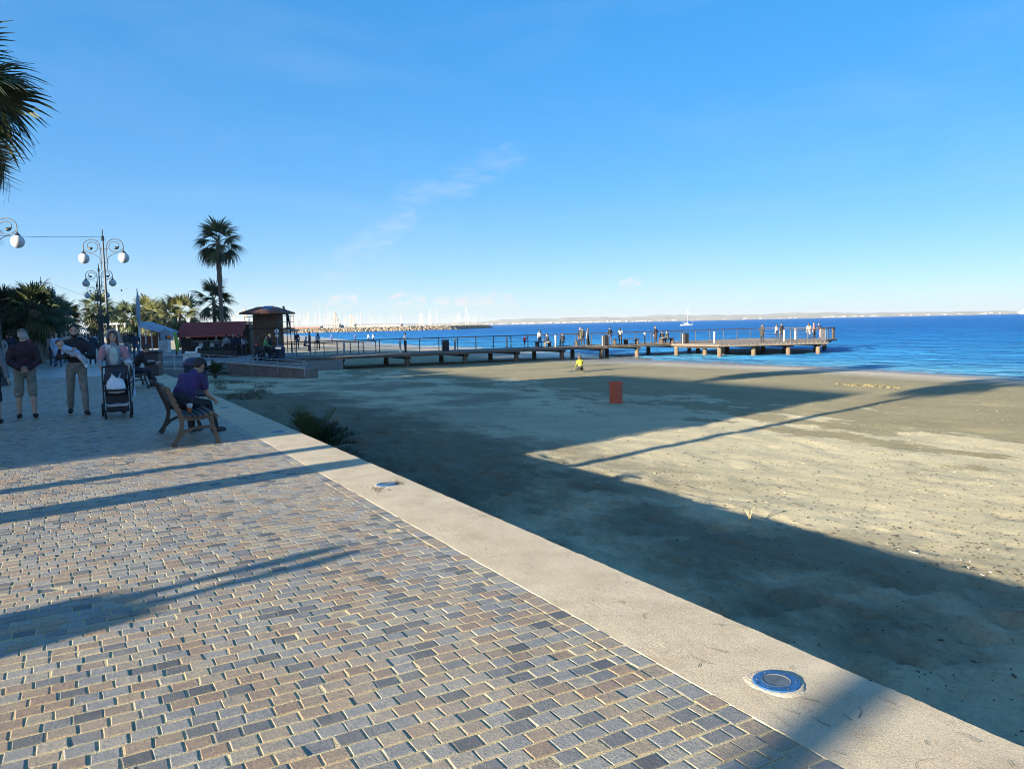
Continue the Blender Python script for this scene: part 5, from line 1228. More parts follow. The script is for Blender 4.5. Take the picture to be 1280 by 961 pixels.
POSES = {
    'stand': dict(legs=((.05, .03, .05), (-.04, .03, .07)), arms=(DOWN, POCK)),
    'standf': dict(h=1.64, fem=True, hair='long', legs=((.06, .05, .03), (-.05, .06, .04)), arms=(DOWN, FWD)),
    'coat': dict(legs=((.03, .02, .05), (-.03, .02, .05)), arms=(POCK, POCK), coat=.28),
    'hands_up': dict(h=1.68, legs=((.03, .02, .05), (-.03, .02, .05)), arms=(((.1, .5, -1), (-.4, .6, .6)), ((.1, .5, -1), (-.5, .6, .5)))),
    'walk': dict(legs=((.42, .12, .03), (-.36, .30, .03)), arms=(((.1, -.4, -1), (.0, .1, -1)), ((.1, .4, -1), (0, .8, -.6)))),
    'walkf': dict(h=1.63, fem=True, hair='long', legs=((.38, .1, .03), (-.33, .3, .03)), arms=(((.1, -.35, -1), (.0, .1, -1)), ((.1, .35, -1), (0, .8, -.6)))),
    'lean': dict(lean=.38, legs=((.0, .05, .08), (-.12, .02, .08)), arms=(RAIL, RAIL), head=.25),
    'sit': dict(hip=.50, lean=.22, legs=((1.45, 1.45, .12), (1.4, 1.5, .12)), arms=(FWD, FWD), head=.1),
    'child': dict(h=1.18, legs=((.5, .3, .03), (-.45, .5, .03)), arms=(((.2, -.6, -1), (.0, .6, -.6)), ((.2, .6, -1), (0, 1, .1))), bottoms='short', lean=.12),
    'kneel': dict(hip=.30, lean=.22, legs=((1.25, 2.75, .18), (1.25, 2.75, .18)), arms=(((.1, .6, -1), (.0, .7, -.7)), ((.1, .6, -1), (0, .8, -.7))), hair='curly', head=.25, h=1.66),
}
BLK = (.018, .018, .022); NVY = (.02, .03, .06); JEAN = (.05, .08, .16); GRY = (.2, .2, .21); WHT_ = (.68, .67, .65); RED_ = (.45, .05, .05); TANC = (.35, .27, .18)
def ppl(pose, loc, rz, label, top, bot, **kw): return person_at(pose, loc, rz, label, top, bot, **{**POSES[pose], **kw} if False else dict(kw, **POSES[pose]))
TOCAM = math.pi-.05
def rzface(az): return -az         # azimuth clockwise from +Y
pg = 'people on the pier'
PP = [('hands_up', 507, 440, rad(-100), 'person in a white top and dark trousers leaning on the left stretch of pier rail', WHT_, BLK, {}),
      ('child', 656, 434.2, rad(60), 'child in a red top and black shorts running along the pier', RED_, BLK, {}),
      ('standf', 675, 433.5, rad(0), 'person in white beside a dark bench on the pier', WHT_, NVY, {}),
      ('sit', 686, 433.8, rad(-80), 'person in black seated on the planks facing left on the pier', BLK, (.30, .25, .2), {}),
      ('sit', 704, 433, rad(10), 'huddled figure in black seated beside a white bollard on the pier', BLK, BLK, {}),
      ('coat', 725.5, 432.2, rad(20), 'person in a long dark coat standing left of the patterned jacket on the pier', BLK, BLK, dict(hair='fair')),
      ('stand', 728.5, 432.8, rad(0), 'person in a mottled dark jacket standing at the near pier edge', (.08, .08, .05), BLK, {}),
      ('standf', 735, 432, rad(-30), 'smaller person with a white scarf standing by the pier bench', (.25, .25, .27), BLK, {}),
      ('stand', 762.5, 431.2, rad(5), 'tall man in black with blue jeans standing beside the litter bin on the pier', BLK, JEAN, {}),
      ('standf', 775.5, 430.6, rad(30), 'woman with dark hair and a pale jacket standing on the pier', (.55, .50, .42), BLK, {}),
      ('coat', 819.5, 429.6, rad(-10), 'person in a long dark coat right of the empty pier benches', (.03, .022, .02), BLK, {}),
      ('sit', 828.5, 429.3, rad(20), 'person with a pale cap seated on the middle pier bench', BLK, GRY, {}),
      ('sit', 835.5, 429.2, rad(-20), 'person in olive black seated at the right of the middle pier bench', (.06, .055, .04), BLK, {}),
      ('coat', 952.5, 427.5, rad(75), 'man in dark clothes looking down at the near edge of the pier head', (.03, .03, .03), BLK, dict(head=.5)),
      ('standf', 971, 424.5, rad(0), 'person in a pale shirt at the left of the pair at the pier head rail', (.45, .42, .40), NVY, {}),
      ('stand', 977, 424.5, rad(0), 'person in black at the right of the pair at the pier head rail', BLK, BLK, {}),
      ('standf', 1011, 423.4, rad(40), 'person in a beige top leaning on the far rail of the pier head', (.5, .38, .28), (.4, .35, .3), {}),
      ('stand', 1017.5, 423.2, rad(-20), 'person in a pinkish top near the far corner of the pier head', (.40, .16, .18), BLK, {}),
      ('lean', 1026, 423.2, rad(0), 'person in dark blue bent over the rail at the end of the pier', NVY, (.35, .22, .18), {})]
for i, (ps, px, py, az, lb, tc, bc, kw) in enumerate(PP):
    q = P(px, py, PZ); y_ = min(q[1], 55.2); q = P(px, py, PZ) if y_ == q[1] else None
    if q is None:
        v = ray(px, py); kk = (y_)/v[1]; q = CAM_C+v*kk
    z_ = PZ if ps != 'sit' else PZ-.04
    kk = dict(POSES[ps]); hr = kw.pop('hair', ('black', 'brown', 'black')[i % 3]) if isinstance(kw, dict) else 'black'; kk.update(kw); key = ps+str(sorted(kw.items()))
    hairstyle = kk.pop('hair', None)
    person_at(key, (q[0], q[1], z_), -az, lb, tc, bc, hair=hr, group=pg, scale=.89, **kk) if hairstyle is None else None
    if hairstyle is not None:
        if key not in _lib: small_person_mesh(key, hair=hairstyle, **kk)
        person_at(key, (q[0], q[1], z_), -az, lb, tc, bc, hair=hr, group=pg, scale=.89)
def add_person(ps, loc, az, lb, tc, bc, hair='black', group=None, scale=1., **kw):
    kk = dict(POSES[ps]); kk.update(kw); key = ps+str(sorted((a, str(b)) for a, b in kw.items()))
    small_person_mesh(key, **kk); return person_at(key, loc, -az, lb, tc, bc, hair=hair, group=group, scale=scale)
q = PS(726, 465.5); add_person('kneel', q, rad(10), 'person with bushy brown hair and a bright yellow top kneeling on the sand', (.46, .42, .03), BLK, 'brown', scale=.88)
# esplanade and kiosk
for i, (ps, px, py, z, az, lb, tc, bc, hr) in enumerate((('walk', 333, 451, EZ, 95, 'person in a green top pushing a pushchair past the brown hut', (.08, .30, .12), BLK, 'black'), ('coat', 338.5, 450.5, EZ, 100, 'broad person in black with a pale hood beside the pushchairs', BLK, JEAN, 'fair'), ('walkf', 321.5, 451, EZ, 80, 'person in dark clothes at the left of the pushchair group', (.12, .05, .07), BLK, 'brown'),
        ('standf', 306, 446, EZ, 30, 'person with a white shawl under the right end of the red canopy', (.4, .42, .48), NVY, 'brown'), ('stand', 299, 446, EZ, -40, 'person in navy at the right of the kiosk counter', NVY, BLK, 'black'), ('coat', 292.5, 446, EZ, 20, 'person in a dark coat in front of the kiosk counter', (.04, .035, .05), BLK, 'grey'), ('stand', 284, 446.5, EZ, 0, 'person with a white shoulder bag by the kiosk posts', (.3, .3, .34), BLK, 'black'), ('standf', 271.5, 445.5, EZ, 200, 'person behind the tall palm trunk at the kiosk', (.16, .12, .12), BLK, 'brown'))):
    q = P(px, py, z); add_person(ps, (q[0], q[1], z), rad(az), lb, tc, bc, hr, 'people around the kiosk')
q = PD(360.3, 410.5, 58); add_person('lean', (q[0], q[1], q[2]), rad(-60), 'dark figure leaning on the balcony rail of the brown hut', BLK, BLK, 'black')
for i, (px, py, az, ps, lb, tc) in enumerate(((372, 436, 40, 'stand', 'person in black with a pale hat on the beach path right of the hut', BLK), (381, 438.5, 90, 'sit', 'person seated low in violet on the beach right of the hut', (.2, .16, .3)), (387.5, 438, -60, 'stand', 'person in maroon standing behind the esplanade railing', (.16, .04, .05)), (398, 438, 0, 'standf', 'person in pale blue behind the esplanade railing', (.35, .42, .5)), (414.5, 431, 20, 'stand', 'figure in blue standing on the far beach', (.06, .09, .28)), (444, 427, 60, 'walk', 'figure in deep blue walking on the distant beach near the water', (.05, .06, .2)), (460.5, 427, 80, 'walk', 'figure in white walking on the distant shore, left of a pair', WHT_), (466.5, 427, 80, 'walkf', 'figure in white walking on the distant shore, right of a pair', WHT_))):
    q = P(px, py, EZ if px < 400 else -1.3)
    add_person(ps, (q[0], q[1], EZ if px < 400 else float(sand_z(q[0], q[1]))), rad(az), lb, tc, BLK if i % 2 else JEAN, ('black', 'grey', 'brown')[i % 3], 'people on the beach beyond the pier')
# the crowd down the promenade
Rc = random.Random(44)
desc = ['black coat', 'navy jacket', 'grey sweater', 'maroon top', 'white shirt', 'pale blue jacket', 'brown coat', 'olive jacket', 'dark red jumper', 'beige coat', 'charcoal coat']
cols = [BLK, NVY, GRY, (.16, .03, .05), WHT_, (.3, .42, .6), (.12, .07, .04), (.10, .10, .05), (.25, .03, .03), (.45, .38, .28), (.06, .06, .065)]
CR = [(10, 42), (15, 40), (19, 52), (24, 47), (30, 56), (50, 44), (66, 39, 'l'), (71.5, 38, 'b'), (78, 50), (84, 44), (88, 62), (103.5, 60), (107.5, 72), (111.5, 58), (115.5, 40, 'n'), (119.5, 66), (121.5, 80), (100, 85), (126.5, 75), (141, 62), (137, 82), (158.5, 52), (163.5, 60), (170.5, 44), (2, 36), (34.5, 38), (110, 95)]
for i, cdt in enumerate(CR):
    px, d = cdt[0], cdt[1]; q = PD(px, 440, d); ci = i % len(cols); ps = Rc.choice(['walk', 'walkf', 'stand', 'coat', 'standf'])
    if len(cdt) > 2: ci = {'l': 2, 'b': 5, 'n': 1}[cdt[2]]
    az = Rc.choice([0, 180, 170, 10, 90, 200])
    where = 'by the left palms' if px < 60 else 'before the palm trunks' if px < 92 else 'far down the promenade' if px < 124 else 'at right of the crowd'
    bi = Rc.randrange(4); hc_ = Rc.choice(['black', 'brown', 'grey'])
    add_person(ps, (q[0], q[1], 0), rad(az), '%s in %s, %s, %s hair, %s' % (('person', 'walker', 'stroller')[i // len(cols)], desc[ci], ('black trousers', 'blue jeans', 'navy trousers', 'grey trousers')[bi], hc_, where), cols[ci], [BLK, JEAN, NVY, GRY][bi], hc_, 'crowd strolling down the promenade', Rc.uniform(.95, 1.04))

# ---- the six near figures: a continuous body, clothes as their own pieces
def near_person(label, loc, rz, cols_, vox=.0095, names=None, extra_name='cap', skin=None, shift=(0, 0, 0), **kw):
    Pm = human(face=True, fingers=True, **kw); t = thing('person', label, 'person', loc, rz)
    bodyP = [p for p in Pm if p[1] == SKIN_T or (p[1] in (TOP_T, BOT_T, SHOE_T))]
    me = remesh(prim_mesh(bodyP, 0, .86), vox, 2); me.materials.append(skin or SKIN); link('body', me, t)
    nm = {HAIR_T: 'hair', TOP_T: 'top', BOT_T: 'trousers', SHOE_T: 'shoes', EXTRA_T: extra_name}
    if names: nm.update(names)
    for p in [p for p in Pm if p[1] == 6]: MB().ell(p[3], p[4], p[5], 8, 6).build('eye' if p[4][2] > .0055 else 'eyebrow', HAIR['black'], t, smooth=180)
    for tg in (HAIR_T, TOP_T, BOT_T, SHOE_T, EXTRA_T):
        sub = [p for p in Pm if p[1] == tg]
        if not sub: continue
        if tg == SHOE_T:
            for g in (sub[:2], sub[2:]):
                me = remesh(prim_mesh(g, .002), .010, 1); me.materials.append(cols_[tg]); link('shoe', me, t)
            continue
        me = remesh(prim_mesh(sub, {TOP_T: .010, BOT_T: .006, HAIR_T: .003, EXTRA_T: .004}[tg]), .012 if tg != HAIR_T else .0085, 3 if tg in (TOP_T, BOT_T) else 1); me.materials.append(cols_[tg])
        if tg in (TOP_T, BOT_T):
            v = np.empty(len(me.vertices)*3, np.float32); me.vertices.foreach_get('co', v); v = v.reshape(-1, 3); no = np.empty(len(me.vertices)*3, np.float32); me.vertices.foreach_get('normal', no); no = no.reshape(-1, 3)
            wv = fbm(v[:, 2]*13+v[:, 0]*5, v[:, 0]*7+v[:, 1]*9, 3)*.007; v = v+no*wv[:, None]; me.vertices.foreach_set('co', v.ravel().astype(np.float32)); me.update()
        link(nm[tg], me, t)
    return t, Pm
def feet(pxl, pyl, pxr, pyr): a = P(pxl, pyl, 0); b = P(pxr, pyr, 0); return (a+b)/2
OL = cloth((.20, .19, .145)); 
# man in cap, walking away, hands behind his back
q = feet(28, 523.5, 42, 521)
t, _ = near_person('elderly man in a flat cap and shorts walking away, hands clasped behind his back', (q[0], q[1], 0), 0.02, {HAIR_T: HAIR['grey'], TOP_T: cloth((.030, .014, .022)), BOT_T: cloth((.205, .20, .165)), SHOE_T: cloth((.015, .015, .018)), EXTRA_T: cloth((.11, .115, .10))},
    h=1.72, legs=((.10, .10, .07), (-.08, .12, .06)), arms=(((.30, -.30, -1), (-.85, -.25, -.62)), ((.30, -.30, -1), (-.85, -.25, -.62))), sleeves='half' if False else 'tee2' if False else 'long', bottoms='short', cap=True, fat=1.22, head=.12, names={BOT_T: 'shorts', TOP_T: 'jumper'}, extra_name='flat_cap')
MB().tube([(.105, -.012, .455), (.105, -.012, .52)], [.068, .072], 12).build('knee_brace', cloth((.012, .012, .014)), t)
# companion at the picture edge
q = P(4.5, 529, 0); q = q-np.array([.155, 0, 0])
near_person('person in a grey jumper and black shorts walking away at the left picture edge', (q[0]-.02, q[1], 0), .03, {HAIR_T: HAIR['grey'], TOP_T: cloth((.13, .145, .165)), BOT_T: cloth((.016, .016, .02)), SHOE_T: cloth((.014, .014, .016))},
    h=1.66, legs=((-.10, .15, .06), (.08, .05, .05)), arms=(DOWN, ((.30, -.15, -1), (.18, -.2, -1))), bottoms='short', fat=1.28, names={BOT_T: 'shorts', TOP_T: 'jumper'})
# father with the baby
q = feet(91, 519.5, 107, 516.5)
JKT = cloth((.020, .019, .026)); t, Pm = near_person('bearded man in a black striped jacket and khaki trousers carrying a baby', (q[0], q[1], 0), TOCAM+.10, {HAIR_T: HAIR['black'], TOP_T: JKT, BOT_T: cloth((.215, .20, .17)), SHOE_T: cloth((.014, .014, .016))},
    h=1.80, legs=((.16, .08, .05), (-.14, .22, .05)), arms=(((.42, .30, -1), (-.80, .75, .12)), ((.42, .30, -1), (-.85, .70, .25))), hair='short', beard=True, head=.10, headyaw=-.1, names={TOP_T: 'jacket'})
for s_ in (-1, 1): MB().tube([(s_*.06, -.02, 1.565), (s_*.15, -.01, 1.545), (s_*.235, 0, 1.48), (s_*.262, .02, 1.36), (s_*.29, .05, 1.25)], .012, 6).build('sleeve_stripe', cloth((.42, .45, .5)), t)
def baby(label, loc, rz):
    b = []
    def c_(a, bb, ra, rb, tg): b.append(['c', tg, False, np.array(a), np.array(bb), ra, rb])
    def e_(c, r, tg): b.append(['e', tg, False, np.array(c), np.array(r), None])
    e_((.20, 0, .10), (.070, .072, .074), SKIN_T); e_((.205, .05, .085), (.045, .03, .045), SKIN_T); e_((.215, -.015, .125), (.073, .07, .062), HAIR_T); e_((.20, .079, .09), (.010, .010, .010), SKIN_T)
    e_((.20, .02, .02), (.04, .04, .04), SKIN_T)
    c_((.12, 0, .0), (-.06, 0, -.10), .078, .082, TOP_T); c_((.11, .05, .01), (.02, .10, -.03), .036, .032, TOP_T); c_((.02, .10, -.03), (-.03, .11, .0), .026, .022, SKIN_T); e_((-.05, .11, .005), (.026, .02, .018), SKIN_T)
    c_((.13, -.05, .0), (.17, -.02, -.09), .034, .03, TOP_T)
    for s_, kx_, kz_ in ((1, -.135, -.20), (-1, -.17, -.17)):
        c_((-.07, s_*.04, -.11), (kx_, s_*.05+.05, kz_), .050, .042, BOT_T); c_((kx_, s_*.05+.05, kz_), (kx_-.07, s_*.05+.05, kz_-.12), .040, .030, BOT_T); c_((kx_-.075, s_*.05+.05, kz_-.14), (kx_-.085, s_*.05+.09, kz_-.165), .028, .026, SHOE_T)
    me = remesh(prim_mesh(b), .010, 2); tg = sdf_tag(b, centres(me)); t_ = thing('person', label, 'person', loc, rz)
    for mt in (SKIN, HAIR['brown'], cloth((.30, .42, .56)), cloth((.40, .42, .46)), cloth((.72, .74, .78)), cloth(BLK)): me.materials.append(mt)
    me.polygons.foreach_set('material_index', tg.astype(np.int32)); link('body', me, t_); return t_
RT = rotz(TOCAM+.10); bl_ = np.array([q[0], q[1], 0])+RT @ np.array([.06, .255, 1.33]); baby('baby in a pale blue top held across the bearded man\'s chest', bl_, TOCAM+.10)
# mother with the pushchair
qs = feet(131.5, 522, 164.5, 520.5); sr = TOCAM+.03; RS = rotz(sr)
q = np.array([qs[0], qs[1], 0])+RS @ np.array([-.0, -.86, 0])
t, Pm = near_person('woman in a hooded jacket with pink sleeves pushing a pushchair', (q[0], q[1], 0), sr, {HAIR_T: HAIR['brown'], TOP_T: cloth((.23, .25, .29)), BOT_T: cloth((.06, .07, .10)), SHOE_T: cloth((.05, .05, .06)), EXTRA_T: cloth((.30, .30, .33))},
    h=1.66, fem=True, legs=((.15, .08, .04), (-.16, .2, .04)), arms=(((.34, .30, -1), (-.05, .92, -.42)), ((.34, .30, -1), (-.05, .92, -.42))), hair='long', hood=True, fat=1.08, names={TOP_T: 'jacket'}, extra_name='hood_trim', head=.05)
for p in [p for p in Pm if p[0] == 'c' and p[1] == TOP_T and abs(p[3][0]) > .12 and abs(p[4][0]) > .12 and np.linalg.norm(p[4]-p[3]) > .08][:6]:
    fore = np.linalg.norm(p[4]-p[3]) > .17
    if fore:
        MB().tube([p[3]+(p[4]-p[3])*.30, p[3]+(p[4]-p[3])*.55, p[4]], [p[5]+.016, p[5]+.020, p[6]+.024], 12).build('white_cuff', cloth((.55, .57, .60)), t, smooth=60)
    else: MB().tube([p[3], p[4]], [p[5]+.014, p[6]+.015], 12).build('pink_sleeve', cloth((.42, .20, .23)), t, smooth=60)
fr = MB(); fr.ell((0, .10, 1.15), (.085, .07, .20), None, 14, 10); fr.build('mint_shirt', cloth((.40, .47, .44)), t, smooth=180)
# ---- pushchair
def pushchair(label, loc, rz, group=None):
    t = thing('pushchair', label, 'pushchair', loc, rz, group); BK = M('pram_black', (.016, .016, .019), .55, .2, 10); RUB = M('rubber', (.014, .014, .015), .8); FAB = cloth((.022, .022, .026))
    for sx in (-1, 1):
        MB().tube([(sx*.25, -.42, 1.0), (sx*.26, -.30, .86), (sx*.26, -.02, .45), (sx*.26, .22, .18)], .016, 8).build('frame_tube', BK, t, smooth=60)
        MB().tube([(sx*.26, -.05, .52), (sx*.27, -.32, .14)], .014, 8).build('frame_tube', BK, t, smooth=60)
        for (y_, r_, w_, x_) in ((.24, .085, .045, .24), (-.34, .135, .05, .285)):
            wh = MB(); wh.tube([(sx*x_-w_/2, y_, r_), (sx*x_+w_/2, y_, r_)], [r_, r_], 22, up=(0, 0, 1)); wo = wh.build('wheel', RUB, t, smooth=40)
            MB().tube([(sx*x_-w_/2-.004, y_, r_), (sx*x_+w_/2+.004, y_, r_)], [r_*.55, r_*.55], 14).build('hub', M('hub_grey', (.22, .22, .23), .4), wo, smooth=40)
    MB().tube([(-.25, -.42, 1.0), (-.15, -.45, 1.02), (.15, -.45, 1.02), (.25, -.42, 1.0)], .02, 8).build('handlebar', BK, t, smooth=60)
    hd_ = MB(); n = 12; v = []
    for i in range(7):
        ph = i/6; yy = -.30+.42*math.sin(ph*1.35); zt_ = .60+.36*math.cos(ph*1.05)**.8
        for j in range(n+1):
            a = math.pi*j/n; v.append((-.25*math.cos(a), yy, .58+(zt_-.58)*math.sin(a)**.7 if j not in (0, n) else .58))
    hd_.add(v, [(i*(n+1)+j, i*(n+1)+j+1, (i+1)*(n+1)+j+1, (i+1)*(n+1)+j) for i in range(6) for j in range(n)]); hd_.build('canopy', FAB, t, smooth=60)
    MB().box((0, -.22, .62), (.46, .05, .52), rotx(.35), ch=.015).build('seat_back', FAB, t); MB().box((0, .0, .40), (.46, .38, .07), ch=.02).build('seat', FAB, t); MB().tube([(-.25, .12, .56), (-.12, .24, .56), (.12, .24, .56), (.25, .12, .56)], .022, 8).build('bumper_bar', BK, t, smooth=60)
    MB().box((0, .19, .37), (.46, .03, .13), ch=.01).build('leg_rest', FAB, t); MB().box((0, -.05, .19), (.44, .48, .14), ch=.03).build('basket', FAB, t); MB().box((0, .20, .255), (.40, .03, .05), rotz(.02), ch=.012).build('basket_trim', cloth((.42, .40, .42)), t); return t
pc = pushchair('black pushchair with a white plastic bag, coming towards the viewer', (qs[0], qs[1]+.02, 0), sr); pc.scale = (.88, .95, .95)
bg_ = MB(); rr = random.Random(3); pr_ = [(.02, 0), (.13, .02), (.165, .08), (.17, .16), (.14, .22), (.10, .26), (.07, .30), (.085, .34)]; bg_.lathe(pr_, n=18); vv = np.array(bg_.v); ang = np.arctan2(vv[:, 1], vv[:, 0]); rp_ = 1+.10*np.sin(ang*3+vv[:, 2]*9)+.06*np.sin(ang*7-vv[:, 2]*21); vv[:, 0] *= rp_; vv[:, 1] *= rp_*.62; vv[:, 2] += .05*np.sin(ang*2+1)*(vv[:, 2] > .2); bg_.v = [tuple(x) for x in vv]
bb = np.array([qs[0], qs[1], 0])+RS @ np.array([.0, .06, .46]); o = bg_.build('plastic_bag', M('bag_white', (.66, .70, .76), .35, .1, 12, bump=.4, bscale=25), None, bb, smooth=60); o.rotation_euler[2] = sr; tag(o, 'crumpled white plastic bag riding on the pushchair seat', 'bag')
bk = MB(); v = []; 
for i in range(9):
    for j in range(7): v.append((-.30+.012*math.sin(i*1.1+j)+(.05 if j > 3 else 0)*i/9-.02*j*.0, -.30+.055*j+.02*math.sin(i*.7), 1.0-.075*i*(1+.1*j/6)+.015*math.sin(j*2)))
bk.add(v, [(i*7+j, i*7+j+1, (i+1)*7+j+1, (i+1)*7+j) for i in range(8) for j in range(6)]); bk.add([(x-.022, y, z) for x, y, z in v], [(i*7+j, (i+1)*7+j, (i+1)*7+j+1, i*7+j+1) for i in range(8) for j in range(6)])
o = bk.build('blanket', cloth((.36, .45, .56)), None, (qs[0], qs[1], 0), smooth=80); o.rotation_euler[2] = sr; tag(o, 'pale blue blanket hanging from the pushchair handle', 'blanket')
q = P(328, 451.5, EZ); dup(pc, (q[0], q[1], EZ), rad(-95), 'dark pushchair in the group before the brown hut, the left one', 'pushchairs before the brown hut'); q = P(343, 451, EZ); dup(pc, (q[0], q[1], EZ), rad(-80), 'dark pushchair in the group before the brown hut, the right one', 'pushchairs before the brown hut')
# ---- men on the benches, facing the sea
near_person('man in a purple shirt and dark trousers sitting bent forward on the bench', (BENCH[0]+.13, BENCH[1]+1.25, 0), -math.pi/2+.68, {HAIR_T: HAIR['black'], TOP_T: cloth((.036, .021, .10)), BOT_T: cloth((.016, .016, .02)), SHOE_T: cloth((.06, .035, .035)), EXTRA_T: cloth((.012, .014, .022))}, skin=SKIN2,
    h=1.76, hip=.52, lean=.68, legs=((1.42, 1.30, .20), (1.46, 1.20, .20)), arms=(((.10, .22, -1), (-.35, 1, -.42)), ((.14, .30, -1), (-.35, 1, -.42))), sleeves='tee', head=.42, cap=True, fat=1.28, names={TOP_T: 'shirt'})
near_person('bowed man in a dark jacket and jeans on the farther bench', (B2[0]+.18, B2[1]+.75, 0), -math.pi/2, {HAIR_T: HAIR['black'], TOP_T: cloth((.014, .014, .018)), BOT_T: cloth((.030, .036, .055)), SHOE_T: cloth((.012, .012, .012))},
    h=1.74, hip=.53, lean=.5, legs=((1.4, 1.2, .12), (1.46, 1.05, .12)), arms=(((.1, .5, -1), (-.3, 1, .1)),)*2, head=.45, names={TOP_T: 'jacket'}, vox=.012)
# two people standing out of the picture on the left; their heads' shadows reach in
for (px, py, lb, tc) in ((441, 691, 'person in a grey coat standing left of the picture, nearer one of two', GRY), (424, 683, 'person in a dark coat standing left of the picture, farther one of two', NVY)):
    q = P(px, py, 0); q = q-SUN_DIR*(1.73/TAN); add_person('coat', (q[0], q[1], 0), rad(60), lb, tc, BLK, 'brown')

# ------------------------------------------------------------------ boats, harbour, ship
HULLW = M('hull_white', (.42, .42, .41), .45, .06, 1); MAST = M('mast_alu', (.40, .375, .355), .6, .08, 1); SAILC = M('sail_cover', (.55, .52, .48), .8); BLUEB = M('hull_band', (.05, .08, .2), .5)
def sailboat(L, label, cat='sailboat', group=None):
    t = thing('sailboat', label, cat, (0, 0, 0), 0, group); hu = MB(); n = 11; v = []
    for i in range(n):
        s_ = i/(n-1); x_ = (s_-.5)*L; w = L*.15*(math.sin(math.pi*min(1, .12+s_*.88))**.7 if s_ < .98 else .02); fb = L*.085*(1+.35*s_*s_)
        for (ww, z_) in ((0.02, -.03*L), (.7, .0), (1, fb*.6), (1, fb), (-1, fb), (-1, fb*.6), (-.7, 0), (-.02, -.03*L)): v.append((x_, ww*w, z_))
    hu.add(v, [(i*8+j, i*8+(j+1) % 8, (i+1)*8+(j+1) % 8, (i+1)*8+j) for i in range(n-1) for j in range(8)]+[tuple(range(8)), tuple((n-1)*8+j for j in range(7, -1, -1))]); hu.build('hull', HULLW, t, smooth=50)
    MB().box((.02*L, 0, L*.115), (L*.38, L*.15, L*.07), ch=L*.02).build('cabin', HULLW, t); H_ = L*1.38
    MB().tube([(.08*L, 0, .06*L), (.08*L, 0, H_)], [L*.009+.03, L*.007+.02], 6).build('mast', MAST, t); MB().tube([(.08*L, 0, .20*L), (-.36*L, 0, .19*L)], [L*.010+.06, L*.008+.05], 6).build('boom', SAILC, t)
    st_ = MB(); st_.tube([(.5*L, 0, .11*L), (.08*L, 0, H_*.95)], .035, 4); st_.tube([(-.48*L, 0, .09*L), (.08*L, 0, H_)], .02, 4); st_.build('stays', MAST, t); return t
q = P(858.5, 407, SEA_Z); y1 = sailboat(7.4, 'small white sailing yacht at anchor beyond the middle of the pier'); y1.location = q; y1.rotation_euler[2] = -YAW+.12
Rm = random.Random(77); protos = []
for i in range(96):
    px = Rm.uniform(357, 604) if i > 10 else Rm.uniform(556, 606); px = px if Rm.random() < .75 else Rm.choice([Rm.uniform(500, 545), Rm.uniform(400, 420), Rm.uniform(365, 385)])
    d0 = np.interp(px, [p[0] for p in BWP], [p[1] for p in BWP]); q = bw_pt(px, d0*Rm.uniform(1.05, 1.32)+15)
    if i < 3: protos.append(sailboat((9.5, 11.0, 12.5)[i], 'white sailing boat moored in the marina behind the breakwater', group='sailing boats moored in the marina')); o = protos[-1]; o.location = q
    else: o = dup(protos[i % 3], q, None, None, None, Rm.uniform(.8, 1.12))
    o.rotation_euler[2] = -YAW+Rm.choice([0, .15, 1.4, 1.6, -.2, 3.1])
def crane(label, px, d, h, flip=1):
    q = bw_pt(px, d); t = thing('harbour_crane', label, 'crane', q, -YAW, 'cranes in the harbour'); CW = M('crane_paint', (.33, .28, .25), .7, .15, .1)
    for sx in (-1, 1):
        for sy in (-1, 1): MB().bar((sx*3, sy*3, 0), (sx*2, sy*2, h*.35), .7, .7).build('leg', CW, t)
    MB().box((0, 0, h*.38), (5.5, 5, h*.10)).build('cabin', CW, t); mast = MB(); mast.bar((-1.5, 0, h*.42), (flip*1.0, 0, h), .8, .8); mast.bar((1.8, 0, h*.42), (flip*1.0, 0, h), .8, .8)
    for k in range(5): z_ = h*(.48+.1*k); mast.bar((-1.4+.4*k, 0, z_), (1.6-.1*k, 0, z_), .4, .4)
    mast.build('mast', CW, t); jb = MB(); a = np.array([flip*2., 0, h*.45]); b = np.array([flip*h*.55, 0, h*.62]); jb.bar(a, b, .7, .7); jb.bar(a+np.array([0, 0, 1.4]), b, .5, .5)
    for k in range(6): jb.bar(a+(b-a)*k/6, a+(b-a)*(k+.5)/6+np.array([0, 0, 1.3*(1-k/6)]), .3, .3)
    jb.bar((flip*1.0, 0, h), b, .3, .3); jb.build('jib', CW, t); return t
crane('tall lattice crane left of the pair in the marina', 421, 640, 15.5, -1); crane('lattice crane right of the pair in the marina', 441, 660, 14.5, -1); crane('pale lattice crane seen just left of the brown hut roof', 308, 600, 20, -1)
for (px, d, w, h, lb, c) in ((383, 560, 22, 5, 'reddish shed in the harbour behind the moored boats', (.42, .20, .15)), (400, 700, 40, 6, 'long pale shed in the harbour left of the cranes', (.6, .55, .5)), (470, 900, 60, 7, 'long low pale harbour building behind the masts', (.58, .54, .48)), (322, 520, 16, 7, 'white harbour structure seen between the kiosk and the hut', (.66, .64, .6))):
    q = bw_pt(px, d); t = thing('harbour_shed', lb, 'shed', q, -YAW); MB().box((0, 0, h*.4), (w, w*.4, h*.8)).build('wall', M('shed%d' % px, tuple(x*.55 for x in c), .9), t); MB().prism([(-w*.21, h*.8), (w*.21, h*.8), (0, h)], -w/2-.3, w/2+.3, axis=0).build('roof', M('shed_roof', (.45, .42, .4), .8), t)
    for k in range(5): MB().box((w*(-.4+.2*k), -w*.2-.05, h*.35), (w*.1, .1, h*.4)).build('door', M('shed_door', (.25, .24, .23), .7), t)
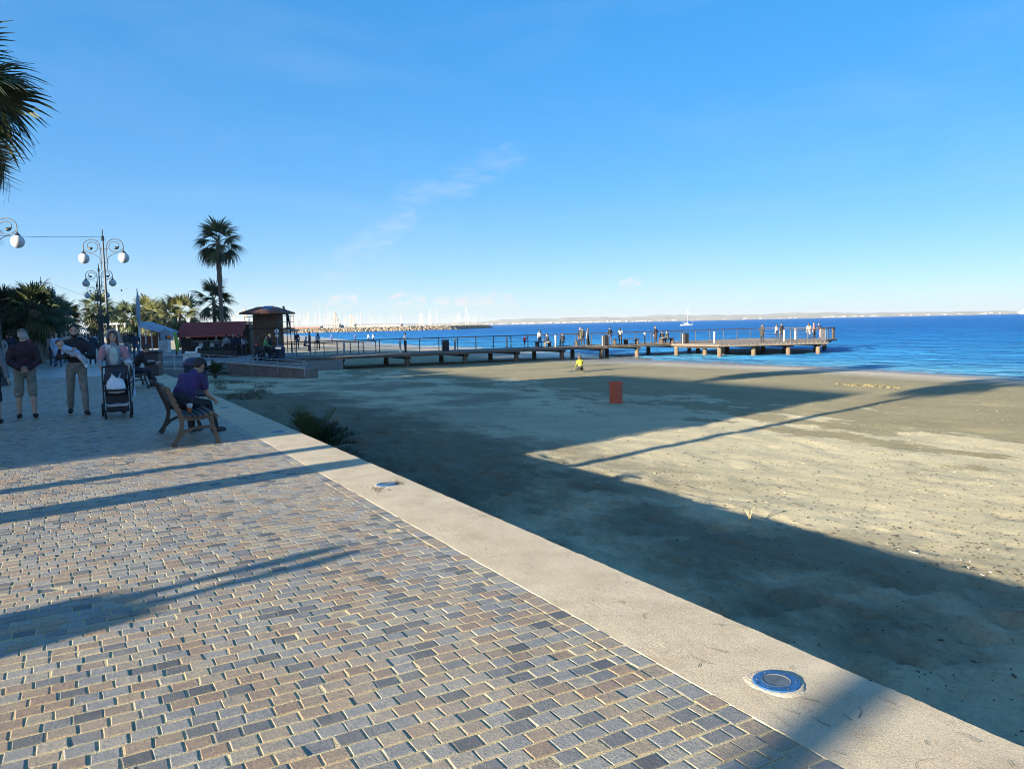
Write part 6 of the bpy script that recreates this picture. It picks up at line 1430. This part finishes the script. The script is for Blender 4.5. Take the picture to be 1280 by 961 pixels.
# white ship at the right picture edge
q = P(1283, 391.7, SEA_Z); v = ray(1283, 391); sd_ = 3000.; q = CAM_C+v*sd_; sp_ = thing('ship', 'white ship on the horizon cut by the right picture edge', 'ship', (q[0], q[1], SEA_Z), -YAW+.1)
MB().add([(-24, -7, 0), (30, -7, 0), (34, -7, 10), (-31, -7, 10), (-24, 7, 0), (30, 7, 0), (34, 7, 10), (-31, 7, 10), (-27, 0, 0), (-38, 0, 11)], [(0, 1, 2, 3), (5, 4, 7, 6), (1, 5, 6, 2), (3, 2, 6, 9), (9, 6, 7), (0, 3, 9, 8), (8, 9, 7, 4)]).build('hull', HULLW, sp_)
for k, (x_, w_, z_) in enumerate(((2, 46, 12), (4, 38, 15.5), (5, 30, 19), (6, 20, 22.5))): MB().box((x_, 0, z_), (w_, 12-k, 3.2), ch=.4).build('deck_house', HULLW, sp_)
MB().box((8, 0, 26.5), (6, 4, 6), ch=.6).build('funnel', M('funnel', (.55, .56, .6), .6), sp_); MB().tube([(-6, 0, 22), (-6, 0, 34)], [.5, .25], 6).build('mast', MAST, sp_)
# a bird over the lamps
q = PD(152, 363, 45); b_ = MB(); b_.ell((0, 0, 0), (.05, .16, .05), None, 8, 6); 
for s_ in (-1, 1): b_.add([(s_*.03, .06, .02), (s_*.03, -.05, .02), (s_*.22, -.06, .09), (s_*.20, .03, .09), (s_*.40, -.09, .04)], [(0, 1, 2, 3), (3, 2, 4)])
tag(b_.build('bird', M('bird_dark', (.05, .05, .055), .8), None, q), 'dark bird in flight to the right of the farther lamp', 'bird')

# ------------------------------------------------------------------ air over the bay
HAZE = .5/9000
hm = bpy.data.materials.new('haze_air'); hm.use_nodes = True; ht = hm.node_tree; ht.nodes.remove(ht.nodes['Principled BSDF'])
pv_ = ht.nodes.new('ShaderNodeVolumePrincipled'); pv_.inputs['Color'].default_value = (.92, .95, 1, 1); pv_.inputs['Density'].default_value = HAZE; pv_.inputs['Anisotropy'].default_value = .2
ht.links.new(pv_.outputs[0], ht.nodes['Material Output'].inputs['Volume'])
hb_ = MB().box((0, 0, 55), (29000, 29000, 130)).build('haze', hm); hb_['kind'] = 'stuff'
